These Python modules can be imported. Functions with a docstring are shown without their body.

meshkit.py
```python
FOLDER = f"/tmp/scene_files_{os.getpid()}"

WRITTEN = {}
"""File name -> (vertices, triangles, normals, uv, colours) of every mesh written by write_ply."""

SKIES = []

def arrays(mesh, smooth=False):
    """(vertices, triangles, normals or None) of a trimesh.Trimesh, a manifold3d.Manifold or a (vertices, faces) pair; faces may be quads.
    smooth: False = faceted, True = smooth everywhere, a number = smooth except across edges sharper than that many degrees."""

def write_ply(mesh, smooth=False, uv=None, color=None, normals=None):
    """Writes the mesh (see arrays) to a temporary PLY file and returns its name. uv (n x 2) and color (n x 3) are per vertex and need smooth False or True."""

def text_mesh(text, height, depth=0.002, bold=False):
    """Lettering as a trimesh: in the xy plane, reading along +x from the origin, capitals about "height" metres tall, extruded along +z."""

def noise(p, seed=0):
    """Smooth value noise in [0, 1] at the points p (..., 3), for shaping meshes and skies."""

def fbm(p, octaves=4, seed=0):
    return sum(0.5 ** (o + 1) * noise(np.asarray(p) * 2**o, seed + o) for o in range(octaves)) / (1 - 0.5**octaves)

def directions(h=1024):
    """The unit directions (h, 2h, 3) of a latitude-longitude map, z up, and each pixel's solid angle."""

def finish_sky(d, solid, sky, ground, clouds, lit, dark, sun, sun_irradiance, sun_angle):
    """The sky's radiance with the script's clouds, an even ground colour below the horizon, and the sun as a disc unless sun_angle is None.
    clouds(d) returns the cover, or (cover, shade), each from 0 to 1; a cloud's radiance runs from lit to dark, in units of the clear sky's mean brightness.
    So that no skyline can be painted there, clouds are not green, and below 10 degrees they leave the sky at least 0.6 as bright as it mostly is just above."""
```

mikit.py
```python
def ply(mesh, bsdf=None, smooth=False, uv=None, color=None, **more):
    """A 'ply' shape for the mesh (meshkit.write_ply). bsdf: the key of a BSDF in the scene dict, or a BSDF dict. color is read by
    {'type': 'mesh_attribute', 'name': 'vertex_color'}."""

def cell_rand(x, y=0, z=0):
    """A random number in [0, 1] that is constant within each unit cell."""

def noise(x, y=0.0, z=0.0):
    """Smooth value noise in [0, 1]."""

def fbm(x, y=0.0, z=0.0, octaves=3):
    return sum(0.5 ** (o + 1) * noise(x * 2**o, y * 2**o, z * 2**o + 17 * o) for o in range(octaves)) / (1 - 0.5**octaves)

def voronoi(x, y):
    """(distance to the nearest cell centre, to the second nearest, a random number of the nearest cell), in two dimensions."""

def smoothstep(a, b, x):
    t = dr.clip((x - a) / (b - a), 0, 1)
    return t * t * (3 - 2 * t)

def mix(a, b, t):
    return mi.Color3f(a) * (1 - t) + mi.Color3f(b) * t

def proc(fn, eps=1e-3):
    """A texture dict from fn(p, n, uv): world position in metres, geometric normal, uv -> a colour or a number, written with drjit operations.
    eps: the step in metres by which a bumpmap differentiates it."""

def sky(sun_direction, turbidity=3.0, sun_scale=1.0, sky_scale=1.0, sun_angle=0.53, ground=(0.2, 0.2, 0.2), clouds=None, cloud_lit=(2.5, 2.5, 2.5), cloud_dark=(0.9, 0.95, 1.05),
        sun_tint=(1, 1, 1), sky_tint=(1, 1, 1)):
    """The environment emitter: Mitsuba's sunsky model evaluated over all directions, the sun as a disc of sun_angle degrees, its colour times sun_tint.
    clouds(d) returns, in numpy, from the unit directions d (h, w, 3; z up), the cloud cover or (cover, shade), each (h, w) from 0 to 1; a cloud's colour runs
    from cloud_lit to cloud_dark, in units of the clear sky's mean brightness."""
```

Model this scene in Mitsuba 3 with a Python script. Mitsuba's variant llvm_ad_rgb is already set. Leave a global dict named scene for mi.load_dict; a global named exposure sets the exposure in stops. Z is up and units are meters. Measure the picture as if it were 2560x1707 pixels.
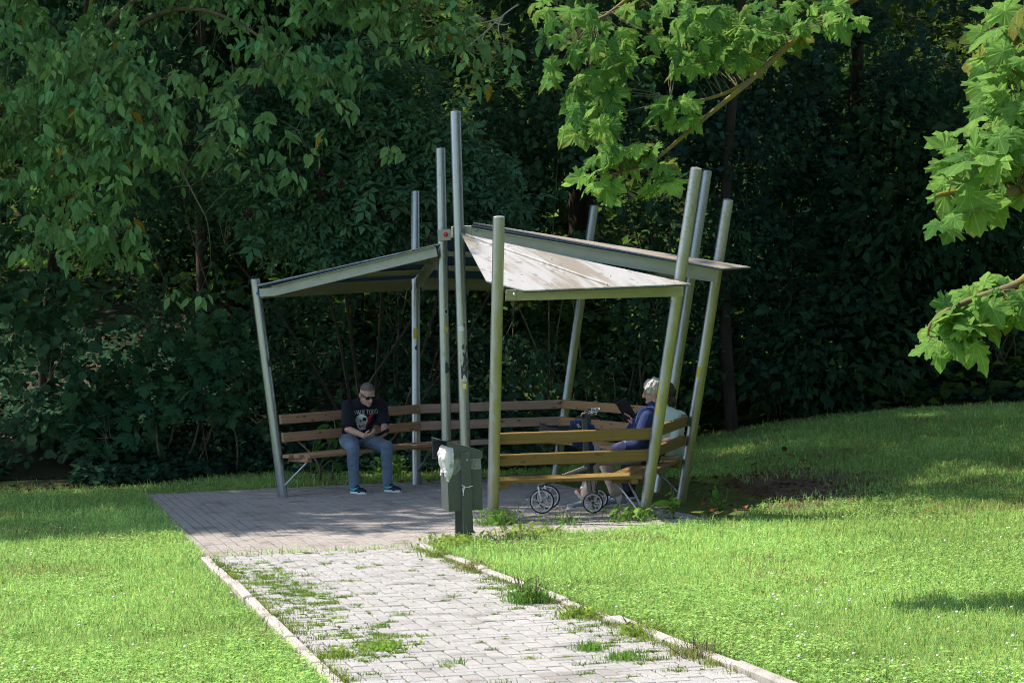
import math, random
import numpy as np, trimesh, manifold3d as m3, mitsuba as mi, mikit, meshkit
from mikit import noise, fbm, smoothstep, mix, cell_rand
import drjit as dr
from shapely.geometry import Polygon, Point
from shapely import contains_xy

T = mi.ScalarTransform4f
rng = np.random.default_rng(11)
scene, labels = {}, {}
PI = math.pi

# ------------------------------------------------------------------ camera, sky, exposure
CAM = np.array([0.0, 0.0, 2.28])
PITCH, ROLL = math.radians(1.306), math.radians(1.2)
fwd = np.array([0, math.cos(PITCH), -math.sin(PITCH)])
up0 = np.cross([1.0, 0, 0], fwd)
up = up0 * math.cos(ROLL) + np.array([1.0, 0, 0]) * math.sin(ROLL)
scene['camera'] = {'type': 'perspective', 'fov': 27.655, 'fov_axis': 'x', 'near_clip': 0.1, 'far_clip': 400.0,
                   'to_world': T().look_at(origin=CAM.tolist(), target=(CAM + fwd).tolist(), up=up.tolist())}
SUN_AZ, SUN_EL = math.radians(74), math.radians(54)      # azimuth counted from straight ahead towards the left
SUN = np.array([-math.sin(SUN_AZ) * math.cos(SUN_EL), math.cos(SUN_AZ) * math.cos(SUN_EL), math.sin(SUN_EL)])
scene['sky'] = mikit.sky(SUN.tolist(), turbidity=3.5, sun_angle=0.6, sun_tint=(0.93, 1.0, 1.16), ground=(0.12, 0.16, 0.07),
                         clouds=lambda d: np.clip((meshkit.fbm(d * np.array([2.6, 2.6, 5.0]), 4, 3) - 0.46) * 5, 0, 1) * 0.6, cloud_lit=(2.6, 2.65, 2.75), cloud_dark=(1.2, 1.25, 1.3))  # unseen clouds, added to brighten the sky fill
exposure = 2.7

# ------------------------------------------------------------------ materials
def rgb(*c): return {'type': 'rgb', 'value': list(c)}
def two(b): return {'type': 'twosided', 'bsdf': b}
def prin(col, rough=0.6, metal=0.0, spec=0.5, **k):
    c = col if isinstance(col, dict) else rgb(*col)
    return two({'type': 'principled', 'base_color': c, 'roughness': rough, 'metallic': metal, 'specular': spec, **k})
def bump(b, fn, scale, eps=2e-3):
    return {'type': 'bumpmap', 'arbitrary': mikit.proc(fn, eps), 'scale': scale, 'bsdf': b}
VCOL = {'type': 'mesh_attribute', 'name': 'vertex_color'}

def leafmat(rough, trans, spec=0.5):
    return {'type': 'principledthin', 'base_color': VCOL, 'roughness': rough, 'diff_trans': trans, 'eta': 1.45}
scene['leaf_gloss'] = leafmat(0.38, 0.9)
scene['leaf_matt'] = leafmat(0.55, 0.7)
scene['grass_leaf'] = leafmat(0.40, 1.0)
scene['twig'] = prin(mikit.proc(lambda p, n, uv: mix((0.09, 0.07, 0.045), (0.20, 0.18, 0.11), fbm(p.x * 9, p.y * 9, p.z * 9, 2))), 0.85, spec=0.2)
scene['bark'] = prin(mikit.proc(lambda p, n, uv: mix((0.025, 0.020, 0.014), (0.075, 0.062, 0.045), fbm(p.x * 14, p.y * 14, p.z * 3, 3))), 0.9, spec=0.2)
scene['moss_bark'] = prin(mikit.proc(lambda p, n, uv: mix((0.16, 0.13, 0.08), (0.20, 0.17, 0.03), smoothstep(0.4, 0.65, fbm(p.x * 17, p.y * 17, p.z * 17, 3)))), 0.9, spec=0.2)
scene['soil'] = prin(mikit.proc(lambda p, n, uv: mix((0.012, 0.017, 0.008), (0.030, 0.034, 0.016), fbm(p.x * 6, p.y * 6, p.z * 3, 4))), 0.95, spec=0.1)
def turf_col(p, n, uv):
    c = mix((0.11, 0.15, 0.03), (0.17, 0.22, 0.06), fbm(p.x * 7, p.y * 7, 0, 3))
    w = dr.exp(-dr.square((p.x - 2.9) / 1.15) - dr.square((p.y - 22.7) / 2.3)) + 0.25 * (fbm(p.x * 3, p.y * 3, 2, 3) - 0.5)
    d = mix((0.055, 0.042, 0.028), (0.105, 0.082, 0.058), fbm(p.x * 11, p.y * 11, 4, 3))
    return mix(c, d, dr.maximum(smoothstep(0.25, 0.5, w), smoothstep(26.6, 27.6, p.y + 0.8 * fbm(p.x * 2, p.y * 2, 1, 2)) * smoothstep(0.5, -1.5, p.x)))
scene['turf'] = prin(mikit.proc(turf_col), 0.95, spec=0.1)

def steel_col(p, n, uv):
    s = fbm(p.x * 9, p.y * 9, p.z * 1.2, 3)
    c = mix((0.33, 0.345, 0.37), (0.46, 0.475, 0.50), s)
    d = smoothstep(0.62, 0.8, fbm(p.x * 25, p.y * 25, p.z * 8, 3))
    return mix(c, (0.30, 0.29, 0.26), d * 0.6)
def algae_col(p, n, uv):
    c = steel_col(p, n, uv)
    side = smoothstep(-0.25, 0.75, n.x * 0.85 - n.y * 0.45 + (fbm(p.x * 12, p.y * 12, p.z * 5, 3) - 0.5) * 1.1)
    low = smoothstep(3.3, 1.6, p.z)
    c = mix(c, (0.27, 0.27, 0.07), side * (0.35 + 0.55 * low))
    return mix(c, (0.22, 0.22, 0.17), smoothstep(0.55, 0.72, fbm(p.x * 45, p.y * 45, p.z * 45, 2)) * 0.45 * smoothstep(2.2, 2.9, p.z) * smoothstep(1.2, 1.5, p.x))
def algae_metal(p, n, uv):
    side = smoothstep(-0.25, 0.75, n.x * 0.85 - n.y * 0.45)
    return 0.9 - 0.7 * side
scene['steel'] = prin(mikit.proc(steel_col), 0.3, metal=0.92)
scene['steel_algae'] = prin(mikit.proc(algae_col), 0.36, metal=mikit.proc(algae_metal))
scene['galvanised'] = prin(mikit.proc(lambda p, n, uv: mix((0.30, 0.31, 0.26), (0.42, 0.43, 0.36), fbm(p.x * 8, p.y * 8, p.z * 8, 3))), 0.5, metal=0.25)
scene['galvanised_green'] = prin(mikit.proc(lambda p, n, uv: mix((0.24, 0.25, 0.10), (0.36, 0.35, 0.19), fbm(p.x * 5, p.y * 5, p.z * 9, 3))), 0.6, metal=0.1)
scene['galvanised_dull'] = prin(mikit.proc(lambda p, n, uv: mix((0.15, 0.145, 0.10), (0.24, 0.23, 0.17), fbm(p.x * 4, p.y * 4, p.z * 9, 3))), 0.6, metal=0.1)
scene['bolt_steel'] = prin((0.5, 0.5, 0.5), 0.3, metal=0.9)
scene['red_plastic'] = prin((0.55, 0.03, 0.02), 0.4)
scene['roof_blue'] = prin((0.025, 0.075, 0.17), 0.6)
def roof_col(p, n, uv):
    u = p.x * 0.42 - p.y * 0.91; v = p.x * 0.91 + p.y * 0.42
    a = fbm(u * 0.9 + 3, v * 2.6, 5, 4); b = fbm(u * 2.5, v * 26, 2, 3)
    c = mix((0.40, 0.41, 0.415), (0.26, 0.24, 0.205), smoothstep(0.40, 0.66, a * 0.65 + b * 0.35))
    return mix(c, (0.16, 0.14, 0.12), smoothstep(0.66, 0.78, fbm(u * 9, v * 22, 9, 3)) * 0.5)
scene['roof_sheet'] = prin(mikit.proc(roof_col), 0.5, metal=0.25)
scene['roof_brown'] = prin(mikit.proc(lambda p, n, uv: mix((0.22, 0.185, 0.14), (0.33, 0.31, 0.275), fbm(p.x * 4, p.y * 4, 1, 4))), 0.6, metal=0.1)

def wood(c0, c1, c2, ax):
    def f(p, n, uv):
        u = p.x * ax[0] + p.y * ax[1]
        v = p.x * -ax[1] + p.y * ax[0]
        g = fbm(u * 2.0, v * 30, p.z * 55, 4)
        c = mix(c0, c1, g)
        k = smoothstep(0.74, 0.80, fbm(u * 9, v * 12, p.z * 20, 2))
        return mix(c, c2, k * 0.75)
    return f

def paver_col(c0, c1, seed):
    def f(p, n, uv):
        a = fbm(p.x * 1.3 + seed, p.y * 1.3, 0, 3); b = fbm(p.x * 60, p.y * 60, p.z * 60, 3)
        st = smoothstep(0.62, 0.75, fbm(p.x * 4, p.y * 4, seed, 3))
        return mix(mix(c0, c1, a * 0.5 + b * 0.5), (c0[0] * 0.62, c0[1] * 0.60, c0[2] * 0.56), st * 0.5)
    return f
for i, t in enumerate((0.95, 1.0, 1.04)):
    scene[f'paver_grey_{i}'] = prin(mikit.proc(paver_col((0.236 * t, 0.234 * t, 0.228 * t), (0.308 * t, 0.306 * t, 0.299 * t), 3)), 0.85, spec=0.25)
    scene[f'paver_red_{i}'] = prin(mikit.proc(paver_col((0.200 * t, 0.186 * t, 0.172 * t), (0.288 * t, 0.270 * t, 0.250 * t), 8)), 0.85, spec=0.25)
scene['joint_sand'] = prin(mikit.proc(lambda p, n, uv: mix((0.10, 0.09, 0.06), (0.09, 0.12, 0.03), smoothstep(0.45, 0.6, fbm(p.x * 3, p.y * 3, 0, 3)))), 0.95, spec=0.1)
scene['joint_moss'] = prin(mikit.proc(lambda p, n, uv: mix((0.05, 0.055, 0.025), (0.075, 0.11, 0.02), fbm(p.x * 5, p.y * 5, 0, 3))), 0.95, spec=0.1)
scene['kerb_concrete'] = prin(mikit.proc(paver_col((0.27, 0.255, 0.235), (0.35, 0.335, 0.315), 20)), 0.9, spec=0.2)
scene['bin_paint'] = prin(mikit.proc(lambda p, n, uv: mix((0.055, 0.067, 0.066), (0.072, 0.085, 0.083), fbm(p.x * 12, p.y * 12, p.z * 6, 3))), 0.42)
scene['bin_inner_shade'] = prin((0.02, 0.02, 0.03), 0.7)  # near black that stands for the shade inside the bin

# ------------------------------------------------------------------ helpers
used = set()
def key(name):
    k, i = name, 0
    while k in used:
        i += 1; k = f'{name}_{i:03d}'
    used.add(k); return k
def tag(k, label=None, cat=None, group=None, kind=None):
    d = labels.setdefault(k, {})
    for a, v in (('label', label), ('category', cat), ('group', group), ('kind', kind)):
        if v: d[a] = v
    return k
def thing(name, label, cat, group=None): return tag(key(name), label, cat, group)
def obj(name, mesh, bsdf, parent=None, smooth=False, **kw):
    k = key(f'{parent}__{name}' if parent else name)
    scene[k] = mikit.ply(mesh, bsdf, smooth, **kw); return k
def put(name, shape, parent, to_world):
    k = key(f'{parent}__{name}'); scene[k] = {**shape, 'to_world': to_world}; return k
def cat(ms): return trimesh.util.concatenate([m for m in ms if m is not None])
def unit(v): v = np.asarray(v, float); return v / (np.linalg.norm(v, axis=-1, keepdims=True) + 1e-12)
def tri(v, f): return trimesh.Trimesh(np.asarray(v, float), np.asarray(f, int), process=False)

def cbox(sx, sy, sz, ch=0.006):
    """box with chamfered edges, centred"""
    h = np.array([sx, sy, sz]) / 2; ch = min(ch, 0.45 * min(sx, sy, sz)); pts = []
    for s in np.array(np.meshgrid([-1, 1], [-1, 1], [-1, 1])).reshape(3, -1).T:
        for k in range(3):
            q = h - ch; q[k] = h[k]; pts.append(s * q)
    return trimesh.convex.convex_hull(np.array(pts))
def frame(mesh, o, ax, ay, az):
    m = mesh.copy(); m.vertices = np.asarray(o) + m.vertices @ np.array([ax, ay, az]); return m
def plank(p, q, upv, w, t, ch=0.006, ext=0.0):
    """bar from p to q; w = size along upv, t = thickness"""
    p, q = np.asarray(p, float), np.asarray(q, float); a = unit(q - p); u = unit(np.asarray(upv) - a * np.dot(a, upv)); s = np.cross(a, u)
    return frame(cbox(np.linalg.norm(q - p) + 2 * ext, t, w, ch), (p + q) / 2, a, -s, u)
def tube(pts, rad, sides=8, cap=True):
    p = np.asarray(pts, float); n = len(p); rad = np.broadcast_to(np.asarray(rad, float), (n,))
    t = unit(np.gradient(p, axis=0)); ref = np.array([0, 0, 1.0]) if abs(t[0][2]) < 0.9 else np.array([1.0, 0, 0])
    a = np.zeros_like(p); a[0] = unit(np.cross(t[0], ref))
    for i in range(1, n): a[i] = unit(a[i - 1] - t[i] * np.dot(a[i - 1], t[i]))
    b = np.cross(t, a); ang = np.arange(sides) * 2 * PI / sides
    v = (p[:, None] + rad[:, None, None] * (np.cos(ang)[None, :, None] * a[:, None] + np.sin(ang)[None, :, None] * b[:, None])).reshape(-1, 3)
    i, j = np.meshgrid(np.arange(n - 1), np.arange(sides), indexing='ij'); k = (j + 1) % sides
    A, B, C, D = i * sides + j, i * sides + k, (i + 1) * sides + k, (i + 1) * sides + j
    f = np.concatenate([np.stack([A, B, C], -1).reshape(-1, 3), np.stack([A, C, D], -1).reshape(-1, 3)])
    if cap:
        v = np.vstack([v, p[:1], p[-1:]]); c0, c1 = len(v) - 2, len(v) - 1; j = np.arange(sides); k = (j + 1) % sides
        f = np.vstack([f, np.stack([j * 0 + c0, k, j], 1), np.stack([j * 0 + c1, (n - 1) * sides + j, (n - 1) * sides + k], 1)])
    return tri(v, f)
def bez(p0, p1, p2, n=8):
    t = np.linspace(0, 1, n)[:, None]; return (1 - t) ** 2 * np.asarray(p0) + 2 * t * (1 - t) * np.asarray(p1) + t * t * np.asarray(p2)
def channel(p, q, upv, h, w, t=0.008, open_side=1):
    """steel C channel from p to q, web height h along upv"""
    p, q = np.asarray(p, float), np.asarray(q, float); a = unit(q - p); u = unit(np.asarray(upv) - a * np.dot(a, upv)); s = np.cross(a, u) * open_side
    prof = Polygon([(0, -h / 2), (w, -h / 2), (w, -h / 2 + t), (t, -h / 2 + t), (t, h / 2 - t), (w, h / 2 - t), (w, h / 2), (0, h / 2)])
    m = trimesh.creation.extrude_polygon(prof, np.linalg.norm(q - p), engine='earcut')
    m = frame(m, p, s, u, a)
    if np.dot(np.cross(s, u), a) < 0: m.invert()
    return m
def slab(poly, n_up, thick):
    """flat sheet from a 3D polygon (fan), extruded downwards"""
    v = np.asarray(poly, float); n = len(v); d = unit(n_up) * thick
    f = [[0, i, i + 1] for i in range(1, n - 1)]; g = [[a + n, c + n, b + n] for a, b, c in f]
    side = []
    for i in range(n):
        j = (i + 1) % n; side += [[i, i + n, j], [j, i + n, j + n]]
    m = tri(np.vstack([v, v - d]), f + g + side); m.fix_normals(); return m

# ------------------------------------------------------------------ terrain
def sst(a, b, x): t = np.clip((x - a) / (b - a), 0, 1); return t * t * (3 - 2 * t)
def edge_y(x): return 26.3 + 1.35 * sst(-4.9, -3.6, x) + 5.25 * sst(0.3, 3.2, x) + 0.5 * np.sin(x * 1.3) * 0.6
def plane_z(y): return -0.0213 * (y - 23.4)
def zt(x, y):
    x, y = np.asarray(x, float), np.asarray(y, float)
    z = plane_z(np.minimum(y, 40))
    z = z + 0.66 * (1 - np.exp(-np.maximum(0, x - 2.0) / 2.5)) * sst(17.5, 29, y)
    e = edge_y(x); d = np.maximum(0, y - e - 0.2)
    z = z + 0.42 * d * d / (d + 1.2)
    back = np.maximum(0, 8 - y); z = z - 0.004 * back
    return z
def sheet(x0, x1, y0, y1, nx, ny, zf):
    X, Y = np.meshgrid(np.linspace(x0, x1, nx), np.linspace(y0, y1, ny)); Z = zf(X, Y)
    i = np.arange((ny - 1) * nx).reshape(ny - 1, nx)[:, :-1].ravel()
    return tri(np.stack([X.ravel(), Y.ravel(), Z.ravel()], 1), np.vstack([np.stack([i, i + 1, i + nx + 1], 1), np.stack([i, i + nx + 1, i + nx], 1)]))

PA = math.radians(14.3)                                    # the path runs this much to the left
ex, ey = np.array([math.cos(PA), math.sin(PA)]), np.array([-math.sin(PA), math.cos(PA)])
O2 = np.array([-1.70, 17.67])                             # where the path meets the terrace, on its middle line
def loc(u, v): return O2 + u * ex + v * ey                 # u across, v along (away from the camera)
HALF = 0.955
def kerb_u(v): return 0.905 - 0.033 * v                     # middle of the right kerb, which runs apart a little
terrace_poly = Polygon([(-4.50, 25.0), (-4.25, 24.0), (-2.66, 17.42), (-0.76, 17.91), (-0.1, 18.35), (0.9, 18.95), (2.15, 19.95), (2.75, 21.6), (2.6, 24.6), (1.4, 27.2), (-1.1, 26.35)])
path_poly = Polygon([loc(-HALF - 0.1, 0.0), loc(HALF + 0.0, 0.0), loc(HALF + 0.5, -16), loc(-HALF - 0.1, -16)])
def zground(x, y):
    z = zt(x, y)
    sunk = contains_xy(terrace_poly.buffer(0.02), x.ravel(), y.ravel()) | contains_xy(path_poly.buffer(0.02), x.ravel(), y.ravel())
    return z - 0.10 * sunk.reshape(x.shape)
tag(obj('lawn_ground', sheet(-14, 14, -6, 36, 281, 421, zground), 'turf'), 'lawn soil rising towards the trees', kind='structure')
far = lambda x, y: zt(x, y) - 0.12 + 0.0 * x
hill = sheet(-60, 60, 26.8, 90, 161, 85, lambda x, y: zt(x, y) + 0.012 - 0.5 * sst(0.0, 0.6, edge_y(x) - y) + 0.10 * (meshkit.noise(np.stack([x * 1.5, y * 1.5, 0 * x], -1)) - 0.5))
tag(obj('forest_slope', hill, 'soil', smooth=True), 'dark wooded slope behind the shelter', kind='structure')
tag(obj('meadow', sheet(-250, 250, -250, 120, 60, 60, lambda x, y: zt(np.clip(x, -10, 10), np.clip(y, -6, 26)) - 0.35 + 0 * x), 'turf'), 'grassland around', kind='structure')

# ------------------------------------------------------------------ paving
def brick_mesh(l, w, h=0.06, ch=0.005): return cbox(l, w, h, ch)
def pave(parent, cells, l, w, mats, limit, piece):
    """cells: list of (x, y, angle, length, width); the nearest get an entry of their own"""
    cells = sorted(cells, key=lambda c: c[1])
    shapes = {}
    rest = {m: [] for m in mats}
    cnt = 0
    for c in cells:
        x, y, ang, L, W = c
        if y < 9.2: near = False
        else: near = True
        m = mats[int(rng.integers(len(mats)))]
        dz = rng.normal(0, 0.0014); tilt = rng.normal(0, 0.0022, 2)
        zc = plane_z(y) - 0.03 + dz
        ax = math.degrees(math.atan(-0.0213))
        tw = T().translate([x, y, zc]).rotate([1, 0, 0], ax + math.degrees(tilt[0])).rotate([0, 1, 0], math.degrees(tilt[1])).rotate([0, 0, 1], math.degrees(ang))
        if near and cnt < limit:
            kk = (round(L, 3), round(W, 3), m)
            if kk not in shapes: shapes[kk] = mikit.ply(brick_mesh(L, W), m)
            put(piece, shapes[kk], parent, tw); cnt += 1
        else:
            b = brick_mesh(L, W); b.apply_transform(np.array(tw.matrix)); rest[m].append(b)
    for m in mats:
        if rest[m]: tag(obj(piece + 's_beyond', cat(rest[m]), m, parent), kind='stuff')

# path: herringbone of 20 x 10 cm pavers, clipped between the kerbs
J = 0.0055
def herring(u0, u1, v0, v1, inside, w=0.1):
    out = []
    n = int((u1 - u0 + v1 - v0) / w) + 8
    for i in range(-n, n):
        for j in range(-n, n):
            # cell (i, j) of the w grid; herringbone: pairs along the diagonal
            k = (i - j) % 4
            u, v = i * w, j * w
            if k == 0: c = (u + w, v + w / 2, 2 * w, w)          # lies across
            elif k == 3: c = (u + w / 2, v + w, w, 2 * w)         # lies along
            else: continue
            lo, hi = c[0] - c[2] / 2, c[0] + c[2] / 2
            a, b = max(lo, u0), min(hi, u1)
            if b - a < 0.03 or not (v0 - 0.11 <= c[1] <= v1 + 0.11): continue
            d, e = max(c[1] - c[3] / 2, v0), min(c[1] + c[3] / 2, v1)
            if e - d < 0.03: continue
            out.append(((a + b) / 2, (d + e) / 2, b - a - J, e - d - J))
    return out
pth = tag(key('path'), 'pale grey herringbone brick path with weeds in its joints', kind='structure')
cells = []
for (u, v, L, W) in herring(-HALF + 0.036, 1.16, -7.6, 0.0, None):
    e_ = kerb_u(v) - 0.045; lo_, hi_ = u - L / 2, min(u + L / 2, e_)
    if hi_ - lo_ < .03: continue
    u, L = (lo_ + hi_) / 2, round(hi_ - lo_, 2)
    q = loc(u, v); cells.append((q[0], q[1], PA, L, W))
pave(pth, cells, 0.2, 0.1, ['paver_grey_0', 'paver_grey_1', 'paver_grey_2'], 300, 'paver')
def plane_sheet(poly, dz):
    v, f = trimesh.creation.triangulate_polygon(poly, engine='earcut')
    return tri(np.column_stack([v, plane_z(v[:, 1]) + dz]), f)
obj('bedding', plane_sheet(path_poly, -0.018), 'joint_sand', pth)
ter = tag(key('terrace'), 'reddish grey brick paving under the shelter, long joints running away', kind='structure')
cells = []
for i in range(-40, 50):
    for j in range(0, 60):
        u = -HALF + (i + 0.5) * 0.1; v = 0.006 + (j + 0.5) * 0.2 + (0.1 if i % 2 else 0) - 0.1
        L = 0.2
        if v - 0.1 < 0.006: lo = 0.006; hi = v + 0.1; v = (lo + hi) / 2; L = hi - lo
        if L < 0.05: continue
        q = loc(u, v)
        if terrace_poly.buffer(0.03).contains(Point(q)): cells.append((q[0], q[1], PA + PI / 2, L - 0.004, 0.1 - 0.009))
pave(ter, cells, 0.2, 0.1, ['paver_red_0', 'paver_red_1', 'paver_red_2'], 300, 'paver')
obj('bedding', plane_sheet(terrace_poly, -0.018), 'joint_moss', ter)
for side, nm, lab in ((-1, 'left', 'kerb of pale concrete stones along the left side of the path'), (1, 'right', 'kerb of pale concrete stones along the right side of the path')):
    kb = tag(key('path_kerb'), lab, kind='structure')
    for i in range(9):
        v = -0.11 - (i + 0.5) * 1.0
        if v < -8: continue
        q = loc(kerb_u(v) if side > 0 else -HALF - 0.004, v)
        m = cbox(0.994, 0.075, 0.26, 0.012); mv = m.vertices
        m = m.subdivide().subdivide(); m.vertices = m.vertices + (meshkit.fbm(m.vertices * 14 + i * 5.0 + (50 if side > 0 else 0), 3, 2) - .5)[:, None] * np.array([.0, .010, .012])
        tw = T().translate([q[0], q[1], plane_z(q[1]) - 0.13 + (0.030 if side > 0 else 0.018) + rng.normal(0, 0.008)]).rotate([1, 0, 0], math.degrees(math.atan(-0.0213)) + rng.normal(0, .5)).rotate([0, 0, 1], math.degrees(PA + PI / 2 + rng.normal(0, 0.010) + (math.atan(.033) if side > 0 else 0)))
        put('kerbstone', mikit.ply(m, 'kerb_concrete', 35), kb, tw)

# ------------------------------------------------------------------ pavilion
pav = thing('shelter', 'open steel shelter with leaning grey posts, fan shaped roof panels and wooden benches inside', 'shelter')
POST = {  # base and top of every tube
 'A': ((-2.691, 24.064), (-2.96, 24.10, 2.515)), 'B': ((-1.220, 25.699), (-1.168, 25.95, 3.585)), 'I': ((0.508, 26.16), (1.075, 26.38, 3.370)),
 'H': ((1.645, 23.9), (2.295, 24.06, 3.650)), 'G': ((1.784, 22.326), (2.318, 22.04, 3.227)), 'F': ((1.258, 20.354), (1.806, 20.02, 3.450)),
 'E': ((-0.223, 20.084), (-0.100, 19.80, 3.017)), 'C': ((-0.76, 23.3), (-0.755, 23.3, 3.925)), 'D': ((-0.512, 22.0), (-0.546, 22.0, 4.215))}
def P(n, z):
    b, t = POST[n]; b = np.array([b[0], b[1], 0.0]); t = np.array(t); b[2] = plane_z(b[1])
    return b + (t - b) * (z - b[2]) / (t[2] - b[2])
RP = 0.057
for n in 'ABIHGFECD':
    b, t = P(n, -0.15), P(n, POST[n][1][2]); a = unit(t - b)
    pts = [b, (b + t) / 2, t - a * 0.012, t - a * 0.004, t + a * 0.004, t + a * 0.012]; rad = [RP, RP, RP, RP * 0.97, RP * 0.8, 0.004]
    k = obj('post', tube(pts, rad, 32), 'steel_algae' if n in 'EFGHI' else 'steel', pav, smooth=35)
posts_mid = np.array([-0.25, 23.2, 0])
def off(n, z, d):
    """point d metres from the post's axis towards the middle"""
    p = P(n, z); r = posts_mid - p; r[2] = 0; return p + unit(r) * d

# roof: one sheet per bay, a blue underside, a folded seam, screws, edge beams
def roof(poly, mat, label, seam=None, screws=6, thick=0.012):
    v = np.asarray(poly, float); c = v.mean(0); n = unit(np.cross(v[1] - v[0], v[-1] - v[0])); n = n if n[2] > 0 else -n
    k = obj('roof_panel', slab(v, n, thick), mat, pav); tag(k, label)
    inner = c + (v - c) * 0.985 - n * (thick + 0.004)
    obj('underside', slab(inner, n, 0.010), 'roof_blue', k)
    if seam is not None:
        a, b = np.asarray(seam[0], float), np.asarray(seam[1], float)
        obj('seam', plank(a + n * 0.012, b + n * 0.012, n, 0.022, 0.012, 0.003), mat, k)
    apex, e0, e1 = v[0], v[1], v[-1]
    for i in range(screws):
        t = (0.25, 0.55, 0.88)[i % 3]; s = (0.22, 0.72)[i // 3 % 2]
        q = apex + t * (e0 + (e1 - e0) * s - apex) + n * 0.004
        obj('screw', frame(trimesh.creation.icosphere(1, 0.009), q, [1, 0, 0], [0, 1, 0], [0, 0, 1]), 'bolt_steel', k)
    return k, n
roof([(-0.515, 21.90, 2.930), (-0.237, 20.282, 2.414), (0.133, 19.93, 2.312), (1.718, 19.86, 2.343)], 'roof_sheet', 'sunlit silvery roof panel sloping to the camera, streaked brown', ((-0.458, 21.791, 2.897), (0.93, 19.924, 2.337)))
roof([(-0.388, 22.25, 3.053), (2.188, 21.45, 2.498), (2.506, 21.70, 2.511), (2.128, 23.75, 2.646)], 'roof_brown', 'brownish roof panel seen nearly edge on at the right')
roof([(-0.793, 23.22, 2.859), (-2.914, 23.95, 2.447), (-1.181, 25.55, 2.516)], 'roof_sheet', 'roof panel over the left bench, blue beneath')
roof([(-0.731, 23.45, 2.994), (-1.139, 25.70, 2.526), (1.015, 26.25, 2.435)], 'roof_sheet', 'roof panel at the back, blue beneath')
roof([(-0.413, 22.90, 3.050), (1.044, 26.20, 2.485), (2.135, 24.05, 2.582)], 'roof_brown', 'roof panel at the far right corner')
UPZ = np.array([0, 0, 1.0])
def beam(p, q, h=0.125, mat='galvanised', side=1, w=0.05): return obj('beam', channel(p, q, UPZ, h, w, 0.006, side), mat, pav)
b_left = beam((-2.729, 23.93, 2.368), (-0.817, 23.20, 2.770), 0.118, side=1)
tag(b_left, 'beam with black scribbled graffiti under the left roof panel')
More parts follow.
